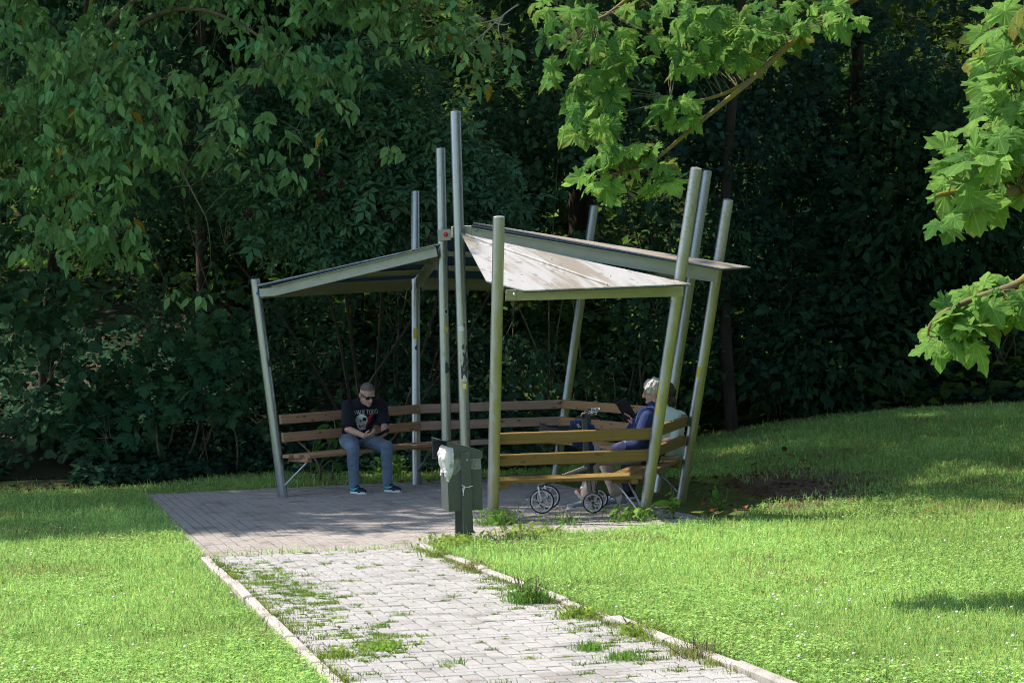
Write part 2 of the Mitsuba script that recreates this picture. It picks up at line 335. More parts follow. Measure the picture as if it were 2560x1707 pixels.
beam((-2.86, 24.02, 2.368), (-1.215, 25.56, 2.432), 0.155, 'galvanised_dull', side=-1)
beam((-1.162, 25.50, 2.43), (-0.787, 23.36, 2.78), 0.11, side=-1)
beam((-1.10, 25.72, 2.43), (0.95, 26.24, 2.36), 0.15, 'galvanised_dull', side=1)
beam((0.98, 26.15, 2.39), (-0.42, 22.98, 2.93), 0.11, side=1)
beam((1.03, 26.20, 2.38), (2.13, 24.10, 2.47), 0.10, side=1)
beam((-0.417, 22.05, 2.925), (2.163, 21.70, 2.420), 0.135, side=1, w=0.06)
beam((2.16, 23.86, 2.45), (2.17, 22.24, 2.42), 0.10, 'galvanised_green', side=1)
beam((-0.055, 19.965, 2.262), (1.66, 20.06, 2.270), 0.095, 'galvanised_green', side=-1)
# purlins under the left and back panels
def lerp(a, b, t): return np.asarray(a, float) * (1 - t) + np.asarray(b, float) * t
for t in (0.35, 0.68):
    beam(lerp((-0.793, 23.22, 2.80), (-2.85, 23.95, 2.385), t), lerp((-0.793, 23.25, 2.80), (-1.181, 25.5, 2.455), t), 0.06, w=0.04)
    beam(lerp((-0.731, 23.45, 2.93), (-1.10, 25.65, 2.47), t), lerp((-0.731, 23.45, 2.93), (0.98, 26.2, 2.38), t), 0.06, w=0.04)
# plates that join the two middle tubes
fp = obj('bracket', plank((-0.80, 23.185, 2.945), (-0.655, 23.185, 2.955), UPZ, 0.125, 0.010), 'galvanised', pav)
k = obj('bolt', frame(trimesh.creation.icosphere(2, 0.026), (-0.712, 23.168, 2.957), [1, 0, 0], [0, 0.6, 0], [0, 0, 1]), 'red_plastic', fp, smooth=True); tag(k, 'red capped bolt')
obj('bracket', plank((-0.66, 23.18, 2.945), (-0.60, 22.02, 2.955), UPZ, 0.10, 0.012), 'galvanised', pav)
obj('bracket', plank((-0.62, 22.10, 2.95), (-0.40, 22.04, 2.955), UPZ, 0.12, 0.012), 'galvanised', pav)
obj('bolt', frame(trimesh.creation.icosphere(1, 0.018), (-0.36, 22.02, 2.965), [1, 0, 0], [0, 1, 0], [0, 0, 1]), 'bolt_steel', pav, smooth=True)
obj('bracket', plank((-0.05, 19.925, 2.275), (0.05, 19.93, 2.27), UPZ, 0.10, 0.010), 'galvanised_green', pav)
obj('bolt', frame(trimesh.creation.icosphere(1, 0.022), (0.035, 19.918, 2.272), [1, 0, 0], [0, 1, 0], [0, 0, 1]), 'bolt_steel', pav, smooth=True)
k = obj('bolt', frame(trimesh.creation.icosphere(1, 0.026), (2.19, 22.13, 2.44), [1, 0, 0], [0, 1, 0], [0, 0, 1]), 'red_plastic', pav, smooth=True); tag(k, 'rusty red bolt')
obj('bracket', plank((-2.90, 24.0, 2.352), (-2.72, 23.93, 2.365), UPZ, 0.10, 0.012), 'galvanised', pav)

# stickers and scrawl
scene['sticker_yellow'] = prin((0.60, 0.48, 0.03), 0.5); scene['sticker_white'] = prin((0.70, 0.70, 0.68), 0.5); scene['sticker_blue'] = prin((0.05, 0.12, 0.45), 0.5); scene['marker_black'] = prin((0.02, 0.02, 0.022), 0.5)
scene['smear'] = prin((0.055, 0.058, 0.062), 0.6)
post_keys = dict(zip('ABIHGFECD', [k for k in list(scene) if k.startswith('shelter__post')]))
def sticker(n, z0, z1, a0, a1, mat, lift=0.0012, name='sticker'):
    na, nz = (28, 40) if mat == 'smear' else (9, 4)
    A_, Z_ = np.meshgrid(np.radians(np.linspace(a0, a1, na)), np.linspace(z0, z1, nz)); v = np.array([P(n, z) + V3(math.sin(a), -math.cos(a), 0) * (RP + lift) for a, z in zip(A_.ravel(), Z_.ravel())])
    i = np.arange((nz - 1) * na).reshape(nz - 1, na)[:, :-1].ravel()
    if mat == 'smear':
        fade = 1 - np.abs(2 * (Z_.ravel()[i] - z0) / (z1 - z0) - 1) ** 3; i = i[meshkit.fbm(v[i] * np.array([26, 26, 11]), 3, int(z0 * 50)) * fade > .47]
    m = tri(v, np.vstack([np.stack([i, i + 1, i + na + 1], 1), np.stack([i, i + na + 1, i + na], 1)]))
    obj(name, m, mat, post_keys[n])
V3 = lambda *a: np.array(a, float)
sticker('C', 1.865, 1.930, 15, 55, 'sticker_yellow'); sticker('C', 2.075, 2.125, 12, 40, 'sticker_white'); sticker('C', 2.08, 2.12, 16, 40, 'marker_black', .002)
sticker('D', 1.90, 2.00, -45, 35, 'smear', .0012, 'smear'); sticker('D', 1.90, 1.955, -32, 18, 'sticker_white', .0022); sticker('D', 1.28, 1.36, -15, 42, 'sticker_yellow'); sticker('D', 1.295, 1.345, -8, 25, 'sticker_white', .002)
sticker('D', 1.37, 1.44, -10, 40, 'sticker_white'); sticker('D', 1.22, 1.90, -20, 80, 'smear', .0028, 'smear'); sticker('C', 1.35, 1.62, 5, 70, 'smear', .001, 'smear')
sticker('F', 1.20, 1.40, -62, -38, 'sticker_yellow'); sticker('F', 1.08, 1.19, -55, -25, 'sticker_yellow'); sticker('G', 1.35, 1.47, -60, -20, 'sticker_yellow'); sticker('A', 2.33, 2.365, 0, 45, 'sticker_blue'); sticker('A', 1.30, 1.75, 30, 80, 'smear', .001, 'smear')
sticker('B', 1.75, 1.88, -30, 25, 'sticker_yellow'); sticker('B', 1.55, 1.74, -20, 20, 'smear', .001, 'smear')
def scrawl(text, h, o, q, squeeze=1.0):
    a = unit(np.asarray(q, float) - o); u = unit(UPZ - a * a[2]); n = np.cross(a, u); n = n if n[1] < 0 else -n
    m = meshkit.text_mesh(text, h, 0.0008); m.vertices[:, 0] *= squeeze
    m.vertices[:, 0] += 0.25 * m.vertices[:, 1]
    return frame(m, np.asarray(o, float) + n * 0.0025, a, u, n)
gd = lerp_ = lambda t, dz: np.array([-2.729, 23.93, 2.368]) * (1 - t) + np.array([-0.817, 23.20, 2.770]) * t + np.array([0, 0, dz])
obj('scrawl', scrawl("MB12'OTE!", .042, gd(.09, -.03), gd(1, -.03), 1.05), 'marker_black', b_left)
obj('scrawl', scrawl("+TFBEIDOS", .036, gd(.30, -.028), gd(1, -.028), 1.35), 'marker_black', b_left)
obj('sticker', frame(cbox(.03, .03, .001, .0003), gd(.62, -.01) + np.array([-.0003, -.003, 0]), unit(gd(1, 0) - gd(0, 0)), UPZ, [0, -1, 0]), 'sticker_white', b_left)
obj('sticker', frame(cbox(.012, .012, .001, .0003), gd(.62, -.012) + np.array([-.0003, -.004, 0]), unit(gd(1, 0) - gd(0, 0)), UPZ, [0, -1, 0]), 'marker_black', b_left)
obj('sticker', frame(cbox(.03, .026, .001, .0003), gd(.755, .005) + np.array([-.0003, -.003, 0]), unit(gd(1, 0) - gd(0, 0)), UPZ, [0, -1, 0]), 'smear', b_left)

# benches between neighbouring posts: two back slats and a seat of three planks
WOOD = {'AB': ((0.26, 0.145, 0.075), (0.48, 0.29, 0.17), (0.07, 0.04, 0.025)), 'BI': ((0.32, 0.205, 0.14), (0.54, 0.37, 0.27), (0.08, 0.05, 0.04)), 'IH': ((0.34, 0.19, 0.09), (0.54, 0.33, 0.175), (0.09, 0.05, 0.03)),
        'HG': ((0.13, 0.085, 0.03), (0.22, 0.145, 0.06), (0.05, 0.035, 0.02)), 'GF': ((0.13, 0.08, 0.02), (0.21, 0.14, 0.045), (0.06, 0.04, 0.02)), 'FE': ((0.150, 0.100, 0.024), (0.24, 0.163, 0.048), (0.08, 0.05, 0.025))}
BLAB = {'AB': 'bench at the left with weathered brown slats', 'BI': 'bench along the back with greyish brown slats', 'IH': 'bench at the back right corner', 'HG': 'bench at the right behind the grey haired sitter',
        'GF': 'short looking bench between the two right posts', 'FE': 'bench nearest the camera with yellowish back slats'}
bench_at = {}
for pr_ in ('AB', 'BI', 'IH', 'HG', 'GF', 'FE'):
    i, j = pr_
    b = key('shelter__bench'); tag(b, BLAB[pr_])
    d0 = unit((P(j, 0.5) - P(i, 0.5)) * [1, 1, 0])
    c0, c1, c2 = WOOD[pr_]
    mk = f'wood_{pr_}'; fn = wood(c0, c1, c2, (d0[0], d0[1]))
    scene[mk] = bump(prin(mikit.proc(fn), 0.62, spec=0.35), (lambda d0: lambda p, n, uv: fbm((p.x * d0[0] + p.y * d0[1]) * 3, (p.x * -d0[1] + p.y * d0[0]) * 60, p.z * 90, 3))(d0), 0.004)
    inn = np.array([-d0[1], d0[0], 0]); mid = (P(i, .5) + P(j, .5)) / 2
    if np.dot(posts_mid - mid, inn) < 0: inn = -inn
    bench_at[pr_] = (i, j, d0, inn)
    for zc in (0.885, 0.675):
        a, c = P(i, zc) + inn * (RP + 0.022), P(j, zc) + inn * (RP + 0.022)
        lean = unit(np.array([0, 0, 1.0]) - inn * 0.13)
        s = obj('slat', plank(a + d0 * 0.035, c - d0 * 0.035, lean, 0.112, 0.042, 0.007), mk, b)
        for q, sg in ((a, 1), (c, -1)):
            obj('bolt', frame(trimesh.creation.icosphere(1, 0.011), q + d0 * sg * 0.075 + inn * 0.021, [1, 0, 0], [0, 1, 0], [0, 0, 1]), 'bolt_steel', b)
    for s_ in range(3):
        o = 0.07 + 0.06 + s_ * 0.122
        a, c = P(i, 0.46) + inn * o, P(j, 0.46) + inn * o
        e = 0.05 - 0.46 * 0.0 + (0.0 - o * 0.42)                # the seat narrows towards its front edge
        obj('seat_plank', plank(a - d0 * e, c + d0 * e, [0, 0, 1], 0.042, 0.116, 0.007) if False else plank(a - d0 * e, c + d0 * e, inn, 0.116, 0.042, 0.007), mk, b)
    for n_, sg in ((i, 1), (j, -1)):
        q = P(n_, 0.418) + inn * 0.06 + d0 * sg * 0.13
        obj('bracket', plank(q, q + inn * 0.34, [0, 0, 1], 0.05, 0.07), mk, b)
        lo = P(n_, 0.12) + inn * RP
        obj('strut', tube([lo, q + inn * 0.30 + [0, 0, -0.02]], 0.011, 8), 'bolt_steel', b)

# ------------------------------------------------------------------ litter bin
bn = thing('litter_bin', 'dark green grey metal litter bin with a slanted lid on two flat posts', 'litter bin')
BO = np.array([-0.47, 18.40, 0.10]); ba = math.radians(14)
bx, by = np.array([math.cos(ba), math.sin(ba), 0]), np.array([-math.sin(ba), math.cos(ba), 0]); bz = unit(np.array([-0.012, 0, 1.0]))
def B(x, y, z): return BO + bx * x + by * y + bz * z
def hexa(pts): return trimesh.convex.convex_hull(np.array(pts))
hb = obj('body', hexa([B(x, y, z) for x in (-.153, .153) for y in (-.148, .148) for z in (.285, .755)]), 'bin_paint', bn)
# hood: open at its left end, sloping down to the right
for y0, hx in ((-.152, -.153), (.152, -.222)):
    obj('hood_side', frame(trimesh.creation.extrude_polygon(Polygon([(hx, .73), (.165, .745), (.165, .80), (hx, .80 + (.165 - hx) * .298)]), 0.004, engine='earcut'), B(0, y0 - 0.002, 0), bx, bz, -by), 'bin_paint', bn)
tl, tr_ = np.array([-.225, 0, .922]), np.array([.168, 0, .803])
obj('hood_top', plank(B(*tl), B(*tr_), by, 0.318, 0.005, 0.001), 'bin_paint', bn)
obj('hood_end', plank(B(.166, 0, .742), B(.166, 0, .80), by, 0.306, 0.004, 0.001), 'bin_paint', bn)
obj('opening_shade', hexa([B(x, y, z) for x in (-.150, .150) for y in (-.146, .146) for z in (.757, .775)]), 'bin_inner_shade', bn)  # dark slab on the solid body, painting the shade in the opening
obj('hood_shade', plank(B(-.05, 0, .78), B(-.05, 0, .855), by, 0.30, 0.004, 0.001), 'bin_inner_shade', bn)  # added plate, its dark colour plays the shade under the hood
obj('side_shade', plank(B(-.219, .147, .815), B(-.05, .147, .815), bz, 0.15, 0.003, 0.001), 'bin_inner_shade', bn)  # dark sheet added where the open end is only in shade
for y0, zt_ in ((-.168, .80), (.168, .80)):
    k = obj('post', plank(B(0.01, y0, -0.15), B(0.01, y0, zt_), bx, 0.088, 0.030, 0.004), 'bin_paint', bn)
    if y0 < 0: obj('screw', frame(trimesh.creation.icosphere(1, 0.009), B(0.02, y0 - 0.017, .735), [1, 0, 0], [0, 1, 0], [0, 0, 1]), 'bolt_steel', k)

def film(h0, h1, s0, s1, ns, nh, outw, seed):
    """crumpled plastic wrapped round the rim of the bin body, arc positions s0..s1 (0 = front left corner, + along the front, - along the left side)"""
    S, H = np.meshgrid(np.linspace(s0, s1, ns), np.linspace(0, 1, nh))
    lo = h0(S); hi = h1(S); Z = hi + (lo - hi) * H
    q = np.stack([S * 14, H * 4 + seed, S * 0], -1); nz = 0.55 * meshkit.fbm(q, 4, seed) + 0.45 * np.abs(2 * meshkit.fbm(np.stack([S * 34 + H * 3, H * 3.5 + seed, 0 * S], -1), 3, seed + 9) - 1) * 1.4
    o = 0.004 + outw(S) * np.sin(np.clip(H * 1.15, 0, 1) * PI) ** 0.8 + (nz - 0.3) * 0.055 * (0.3 + H)
    o = np.maximum(o, 0.003)
    X = np.where(S > 0, -.153 + S, -.153 - o); Y = np.where(S > 0, -.148 - o, -.148 - S)
    bl = np.clip(1 - np.abs(S) / 0.03, 0, 1); X = X - bl * o * 0.7 * (S > 0); Y = Y - bl * o * 0.7 * (S <= 0)
    v = BO + X[..., None] * bx + Y[..., None] * by + Z[..., None] * bz; v = v.reshape(-1, 3)
    i = np.arange((nh - 1) * ns).reshape(nh - 1, ns)[:, :-1].ravel()
    return tri(v, np.vstack([np.stack([i, i + 1, i + ns + 1], 1), np.stack([i, i + ns + 1, i + ns], 1)]))
scene['bag_film'] = {'type': 'principledthin', 'base_color': rgb(0.82, 0.85, 0.86), 'roughness': 0.35, 'diff_trans': 0.9, 'eta': 1.4}
scene['bag_thin'] = {'type': 'principledthin', 'base_color': rgb(0.75, 0.80, 0.76), 'roughness': 0.15, 'spec_trans': 0.55, 'diff_trans': 1.0, 'eta': 1.3}
bag = thing('bin_bag', 'crumpled white plastic bag spilling over the rim of the litter bin', 'plastic bag')
n1 = lambda s, f, a: a * (meshkit.noise(np.stack([s * f, s * 0 + 3, s * 0], -1)) - .5)
obj('lobe', film(lambda s: .60 + n1(s, 30, .06) + 0.6 * np.maximum(0, s), lambda s: .86 - .5 * np.maximum(0, s - .02), -.2, .055, 90, 40, lambda s: .030 + 0 * s, 1), 'bag_film', bag, smooth=True)
obj('tail', film(lambda s: .535 + 2.2 * np.abs(s - .01) + n1(s, 60, .02), lambda s: .68 + 0 * s, -.035, .05, 24, 16, lambda s: .02 + 0 * s, 4), 'bag_film', bag, smooth=True)
obj('rim_film', film(lambda s: .66 + n1(s, 22, .03) - .07 * np.exp(-((s - .05) / .05) ** 2), lambda s: .752 + 0 * s, 0.0, .30, 90, 14, lambda s: .012 * np.exp(-s * 6), 7), 'bag_thin', bag, smooth=True)
st = thing('string', 'white string knotted round the front post of the litter bin', 'string')
sq = [B(-.037, -.187, .515), B(-.01, -.189, .500), B(.02, -.189, .497), B(.058, -.187, .503), B(.060, -.15, .50)]
scene['white_cord'] = prin((0.75, 0.75, 0.72), 0.8)
obj('loop', tube(sq, 0.0035, 6), 'white_cord', st)
obj('end', tube([B(-.012, -.190, .500), B(-.022, -.192, .47), B(-.026, -.191, .43), B(-.030, -.190, .425)], 0.004, 6), 'white_cord', st)
obj('end', tube([B(-.012, -.190, .500), B(-.030, -.192, .485), B(-.028, -.191, .455)], 0.003, 6), 'white_cord', st)

# ------------------------------------------------------------------ people
def ball(p, r, n=14): return m3.Manifold.sphere(float(r), n).translate([float(c) for c in p])
def bone(p, q, r0, r1): return m3.Manifold.batch_hull([ball(p, r0), ball(q, r1)])
def hullm(*pr): return m3.Manifold.batch_hull([ball(p, r) for p, r in pr])
def ell(c, ax, r, n=32):
    """ellipsoid with axes ax (3 rows) and radii r"""
    m = np.zeros((3, 4)); m[:, :3] = (np.asarray(ax) * np.asarray(r)[:, None]).T; m[:, 3] = c
    return m3.Manifold.sphere(1.0, n).transform(m)
def skin(ms, length=0.02, it=6, disp=0.0, freq=9, seed=0, stretch=(1, 1, 1)):
    u = m3.Manifold.batch_boolean(ms, m3.OpType.Add).refine_to_length(length)
    g = u.to_mesh(); m = trimesh.Trimesh(g.vert_properties[:, :3], g.tri_verts, process=True)
    trimesh.smoothing.filter_taubin(m, iterations=it)
    if disp:
        n = meshkit.fbm(m.vertices * freq * np.asarray(stretch), 3, seed) - 0.5
        m.vertices = m.vertices + m.vertex_normals * n[:, None] * disp * 2
    return m
def V(*a): return np.array(a, float)
def axes(f, u):
    f = unit(f); u = unit(np.asarray(u) - f * np.dot(f, u)); return np.cross(f, u), f, u      # right, forward, up
def head(c, f, u, s=1.0):
    r, f, u = axes(f, u); c = np.asarray(c, float); A = [r, f, u]
    L = lambda x, y, z: c + s * (r * x + f * y + u * z)
    ms = [ell(L(0, -.012, .022), A, (.076 * s, .096 * s, .100 * s)), ell(L(0, .022, -.045), A, (.058 * s, .070 * s, .075 * s)),
          hullm((L(0, .082, -.092), .020 * s), (L(.028, .045, -.085), .022 * s), (L(-.028, .045, -.085), .022 * s)),
          hullm((L(0, .093, .012), .008 * s), (L(0, .113, -.028), .011 * s), (L(.013, .095, -.033), .008 * s), (L(-.013, .095, -.033), .008 * s)),
          hullm((L(.038, .074, .022), .014 * s), (L(-.038, .074, .022), .014 * s)), hullm((L(.018, .083, -.060), .009 * s), (L(-.018, .083, -.060), .009 * s))]
    for k in (-1, 1):
        ms.append(ell(L(k * .080, -.008, -.012), [unit(r * k + f * .35), unit(f - r * k * .35), u], (.010 * s, .020 * s, .033 * s), 16))
    return ms, L, A
def hand(w, d, n, curl, side, s=1.0):
    """palm and five fingers: w wrist, d direction of the fingers, n direction in which they curl"""
    d = unit(d); n = unit(np.asarray(n) - d * np.dot(n, d)); l = np.cross(d, n) * side; w = np.asarray(w, float); ms = []
    ms.append(hullm((w, .026 * s), (w + d * .075 * s + l * .028 * s, .014 * s), (w + d * .078 * s - l * .028 * s, .014 * s), (w + d * .03 * s + l * .022 * s, .018 * s)))
    for i, (o, ln) in enumerate(((.030, .070), (.010, .078), (-.010, .073), (-.029, .056))):
        p = w + d * .082 * s + l * o * s; a = 0.25
        for k, t in enumerate((.45, .32, .23)):
            a += curl * (0.7, 0.9, 0.6)[k]
            q = p + (d * math.cos(a) + n * math.sin(a)) * ln * t * s * 1.1
            ms.append(bone(p, q, (.0095 - .0008 * k) * s, (.0088 - .0008 * k) * s)); p = q
    p = w + d * .025 * s + l * .028 * s; q = p + (d * .6 + l * .55 + n * .5) * .042 * s; t = q + (d * .8 + n * .45) * .034 * s
    ms += [bone(p, q, .013 * s, .011 * s), bone(q, t, .011 * s, .009 * s)]
    return ms
def drape(m, o, ax, ay, n, target, lift=0.003):
    v = m.vertices; p = np.asarray(o) + np.outer(v[:, 0], ax) + np.outer(v[:, 1], ay)
    loc_, ri, _ = target.ray.intersects_location(p + np.asarray(n) * 0.5, np.tile(-np.asarray(n), (len(p), 1)), multiple_hits=True)
    best = np.full(len(p), 9.0)
    for l, i in zip(loc_, ri):
        best[i] = min(best[i], np.dot(p[i] + np.asarray(n) * 0.5 - l, n))
    med = np.median(best[best < 9]); best[best >= 9] = med; best = np.minimum(best, med + 0.12)
    w = m.copy(); w.vertices = p + np.asarray(n) * (0.5 - best + lift + v[:, 2])[:, None]; return w
def flat(poly, depth=0.002, ln=0.012):
    gs = getattr(poly, 'geoms', [poly]); ms = []
    for g in gs:
        if g.area < 1e-8: continue
        v, f = trimesh.creation.triangulate_polygon(g, engine='earcut'); ms.append(tri(np.column_stack([v, v[:, 0] * 0 + depth]), f))
    m = cat(ms); v, f = trimesh.remesh.subdivide_to_size(m.vertices, m.faces, ln, max_iter=12); return tri(v, f)
def cloth(c, rough=0.85, var=0.12, f=40):
    lo, hi = tuple(float(a * (1 - var)) for a in c), tuple(float(a * (1 + var)) for a in c)
    return prin(mikit.proc(lambda p, n, uv: mix(lo, hi, fbm(p.x * f, p.y * f, p.z * f, 3))), rough, spec=0.25, sheen=0.4)
scene['skin_man'] = prin((0.50, 0.30, 0.225), 0.5, spec=0.35)
scene['skin_old'] = prin((0.50, 0.285, 0.215), 0.5, spec=0.35)
scene['stubble'] = prin(mikit.proc(lambda p, n, uv: mix((0.095, 0.080, 0.080), (0.19, 0.15, 0.14), fbm(p.x * 160, p.y * 160, p.z * 160, 2))), 0.8, spec=0.2)
scene['tshirt_black'] = cloth((0.013, 0.015, 0.024))
scene['print_white'] = prin((0.55, 0.56, 0.54), 0.8)
scene['print_red'] = prin((0.38, 0.02, 0.03), 0.8)
scene['jeans'] = cloth((0.165, 0.225, 0.315), var=0.30, f=22)
scene['shoe_navy'] = cloth((0.012, 0.018, 0.045), 0.6)
scene['sole_white'] = prin((0.72, 0.71, 0.68), 0.6)
scene['turquoise'] = prin((0.03, 0.50, 0.60), 0.5)
scene['black_gloss'] = prin((0.008, 0.008, 0.010), 0.15)
scene['phone_case'] = prin((0.09, 0.06, 0.045), 0.35)
scene['hair_grey'] = prin(mikit.proc(lambda p, n, uv: mix((0.24, 0.23, 0.21), (0.47, 0.45, 0.42), fbm(p.x * 90, p.y * 90, p.z * 14, 3))), 0.6)
scene['hair_brown'] = prin(mikit.proc(lambda p, n, uv: mix((0.022, 0.014, 0.009), (0.055, 0.033, 0.02), fbm(p.x * 90, p.y * 90, p.z * 14, 3))), 0.6)
scene['navy_jacket'] = cloth((0.018, 0.035, 0.105))
scene['lavender_cloth'] = cloth((0.20, 0.20, 0.36))
scene['beige_trousers'] = cloth((0.40, 0.345, 0.30), var=0.08)
scene['mint_shirt'] = cloth((0.46, 0.60, 0.52), var=0.05)
scene['sock'] = cloth((0.72, 0.70, 0.72), var=0.05)
scene['shoe_grey'] = cloth((0.20, 0.25, 0.28), 0.7)
scene['dark_cloth'] = cloth((0.02, 0.022, 0.03))

def shoe(parent, heel, toe, mat, sole, ankle=0.075, swoosh=None, label=None, w=1.0):
    heel, toe = np.asarray(heel, float), np.asarray(toe, float); g = min(heel[2], toe[2]); a = (toe - heel) * [1, 1, 0]; L = np.linalg.norm(a); a = unit(a); s = np.cross([0, 0, 1.0], a)
    slope = (toe[2] - heel[2]) / L
    Q = lambda x, y, z: heel + a * x * L + s * y * w + V(0, 0, z + slope * x * L)
    up_ = skin([hullm((Q(.08, 0, .045), .034), (Q(.12, 0, .085), .032), (Q(.35, 0, .070), .036), (Q(.5, 0, .045), .036)), hullm((Q(.45, 0, .048), .036), (Q(.75, .012, .032), .034), (Q(.92, 0, .026), .028), (Q(.72, -.016, .030), .032))], 0.012, 5)
    up_.vertices[:, 2] = np.maximum(up_.vertices[:, 2], heel[2] + ((up_.vertices - heel) @ a) * slope + 0.012)
    k = obj('shoe', up_, mat, parent, smooth=True)
    if label: tag(k, label)
    pl = Point(.10, 0).buffer(.13).union(Point(.6, 0).buffer(.16)).union(Point(.86, 0).buffer(.15)).convex_hull
    pts = np.array(pl.exterior.coords)[:-1]; pl = Polygon([(x * L, y * L * 0.27 / 0.29 * w) for x, y in pts])
    sm = trimesh.creation.extrude_polygon(pl, 0.026, engine='earcut'); sm.vertices = np.array([Q(v[0] / L, v[1] / w, v[2]) for v in sm.vertices])
    obj('sole', sm, sole, k)
    if swoosh:
        pts = bez((.06, .075, 0), (.20, .005, 0), (.66, .095, 0), 14)[:, :2].tolist() + bez((.66, .095, 0), (.10, .045, 0), (.12, .105, 0), 14)[1:-1, :2].tolist()
        pl = Polygon([(x * L * 1.02, y * 0.95 - .005) for x, y in pts]).buffer(0.002)
        nn = -s * swoosh
        obj('emblem', drape(flat(pl, 0.0, 0.02), Q(0, 0, 0.0), a, V(0, 0, 1), nn, up_, 0.004), 'turquoise', k)
    return k

# --- the man with the phone
man = thing('person', 'man in black printed T-shirt and blue jeans, bent over a phone on the left bench', 'person')
f_t = unit(V(.36, -.93, 0))
hf, hu = V(.42, -.74, -.52), V(.18, -.42, .9)
hc = V(-1.700, 24.27, 1.150)
hm, HL, HA = head(hc, hf, hu, 1.08)
pel, chest, neck = V(-1.913, 24.80, .60), V(-1.79, 24.56, .86), V(-1.745, 24.44, 1.05)
shR, shL, elR, elL = V(-1.940, 24.40, 1.000), V(-1.575, 24.56, 1.000), V(-1.935, 24.24, .745), V(-1.520, 24.42, .765)
wrR, wrL = V(-1.735, 24.04, .676), V(-1.508, 24.17, .688)
kR, kL, aR, aL = V(-1.885, 24.27, .535), V(-1.505, 24.47, .515), V(-1.89, 24.36, .09), V(-1.505, 24.54, .085)
body = hm + [bone(pel, chest, .13, .14), bone(chest, neck, .12, .07), bone(neck, HL(0, -.02, -.06), .06, .058), bone(shR, elR, .055, .043), bone(elR, wrR, .043, .030), bone(shL, elL, .055, .043), bone(elL, wrL, .043, .030),
        bone(chest, shR, .1, .055), bone(chest, shL, .1, .055), bone(pel + V(-.06, -.03, -.01), kR, .08, .055), bone(pel + V(.06, .03, -.01), kL, .08, .055), bone(kR, aR, .05, .036), bone(kL, aL, .05, .036)]
phone_c = V(-1.522, 23.985, .712)
body += hand(wrR, phone_c + V(-.05, .01, -.02) - wrR, V(.3, .3, .75), 0.50, 1) + hand(wrL, phone_c + V(.0, .02, -.055) - wrL + V(0, -.02, -.02), V(-.5, -.2, .7), 0.5, -1)
obj('body', skin(body, 0.0125, 4), 'skin_man', man, smooth=True)
sh = [hullm((pel + V(0, .03, .02), .165), (pel + V(0.02, -.06, .09), .150)), bone(pel + V(0, 0, .06), chest, .165, .165), hullm((chest, .15), (shR - V(0, 0, .02), .080), (shL - V(0, 0, .02), .080), (neck - V(0, -.03, .03), .092)), hullm((shR, .083), (shR * .25 + elR * .75, .082)), hullm((shL, .083), (shL * .25 + elL * .75, .080)),
      hullm((chest, .15), (shR * .6 + shL * .4 + f_t * .05 - V(0, 0, .1), .085), (shR * .4 + shL * .6 + f_t * .05 - V(0, 0, .1), .085))]
shirt = skin(sh, 0.016, 8, 0.010, 7, 3, (1, 1, .6))
ks = obj('tshirt', shirt, 'tshirt_black', man, smooth=True)
pn = unit(V(.10, -.99, -.05)); pax = unit(np.cross(V(0, 0, 1), -pn)) * 1.0; pay = np.cross(pax, -pn) * -1.0
if pay[2] < 0: pay = -pay
if pax[0] < 0: pax = -pax
tm = meshkit.text_mesh('VALE TUDO', 0.050, 0.001); tm.vertices[:, 0] *= 0.275 / np.ptp(tm.vertices[:, 0]); tm.vertices[:, 2] = 0
v_, f_ = trimesh.remesh.subdivide_to_size(tm.vertices, tm.faces, 0.03, max_iter=10); tm = tri(v_, f_)
txt0 = V(-1.862, 24.3, .905)
obj('lettering', drape(tm, txt0, pax, pay, pn, shirt, 0.005), 'print_white', ks)
sk = Point(0, 0).buffer(.072).union(Polygon([(-.055, -.03), (.05, -.03), (.04, -.115), (-.02, -.12), (-.05, -.08)]).buffer(.006))
sk = sk.difference(Point(.032, .012).buffer(.024)).difference(Point(-.012, -.004).buffer(.012)).difference(Polygon([(-.045, -.075), (.05, -.060), (.05, -.069), (-.045, -.085)]))
for i in range(5): sk = sk.difference(Polygon([(-.03 + i * .016, -.05), (-.026 + i * .016, -.05), (-.026 + i * .016, -.10), (-.03 + i * .016, -.10)]))
obj('skull_print', drape(flat(sk, 0, .015), V(-1.775, 24.3, .835), pax, pay, pn, shirt, 0.005), 'print_white', ks)
bolt = Polygon([(.075, .075), (.03, .0), (.05, .002), (.01, -.10), (.085, -.005), (.062, -.006), (.11, .075)])
obj('bolt_print', drape(flat(bolt, 0, .015), V(-1.745, 24.3, .835), pax, pay, pn, shirt, 0.006), 'print_red', ks)
tr_m = [hullm((pel, .135), (pel + V(.06, -.06, -.01), .11)), hullm((pel + V(-.06, -.03, -.01), .115), (kR, .078)), hullm((pel + V(.06, .03, -.01), .115), (kL, .078)), hullm((kR, .078), (kR * .5 + aR * .5, .067)), bone(kR * .5 + aR * .5, aR, .067, .060), hullm((kL, .078), (kL * .5 + aL * .5, .067)), bone(kL * .5 + aL * .5, aL, .067, .060)]
obj('jeans', skin(tr_m, 0.015, 5, 0.009, 11, 5, (1, 1, .8)), 'jeans', man, smooth=True)
cap = m3.Manifold.batch_boolean([ell(HL(0, -.012, .024), HA, (.0780 * 1.08, .0975 * 1.08, .1020 * 1.08), 48)], m3.OpType.Add)
cut = unit(HA[2] * .92 - HA[1] * .40); cap = cap.trim_by_plane(cut.tolist(), float(np.dot(cut, HL(0, .045, .072))))
obj('hair', skin([cap], 0.015, 1), 'stubble', man, smooth=40)
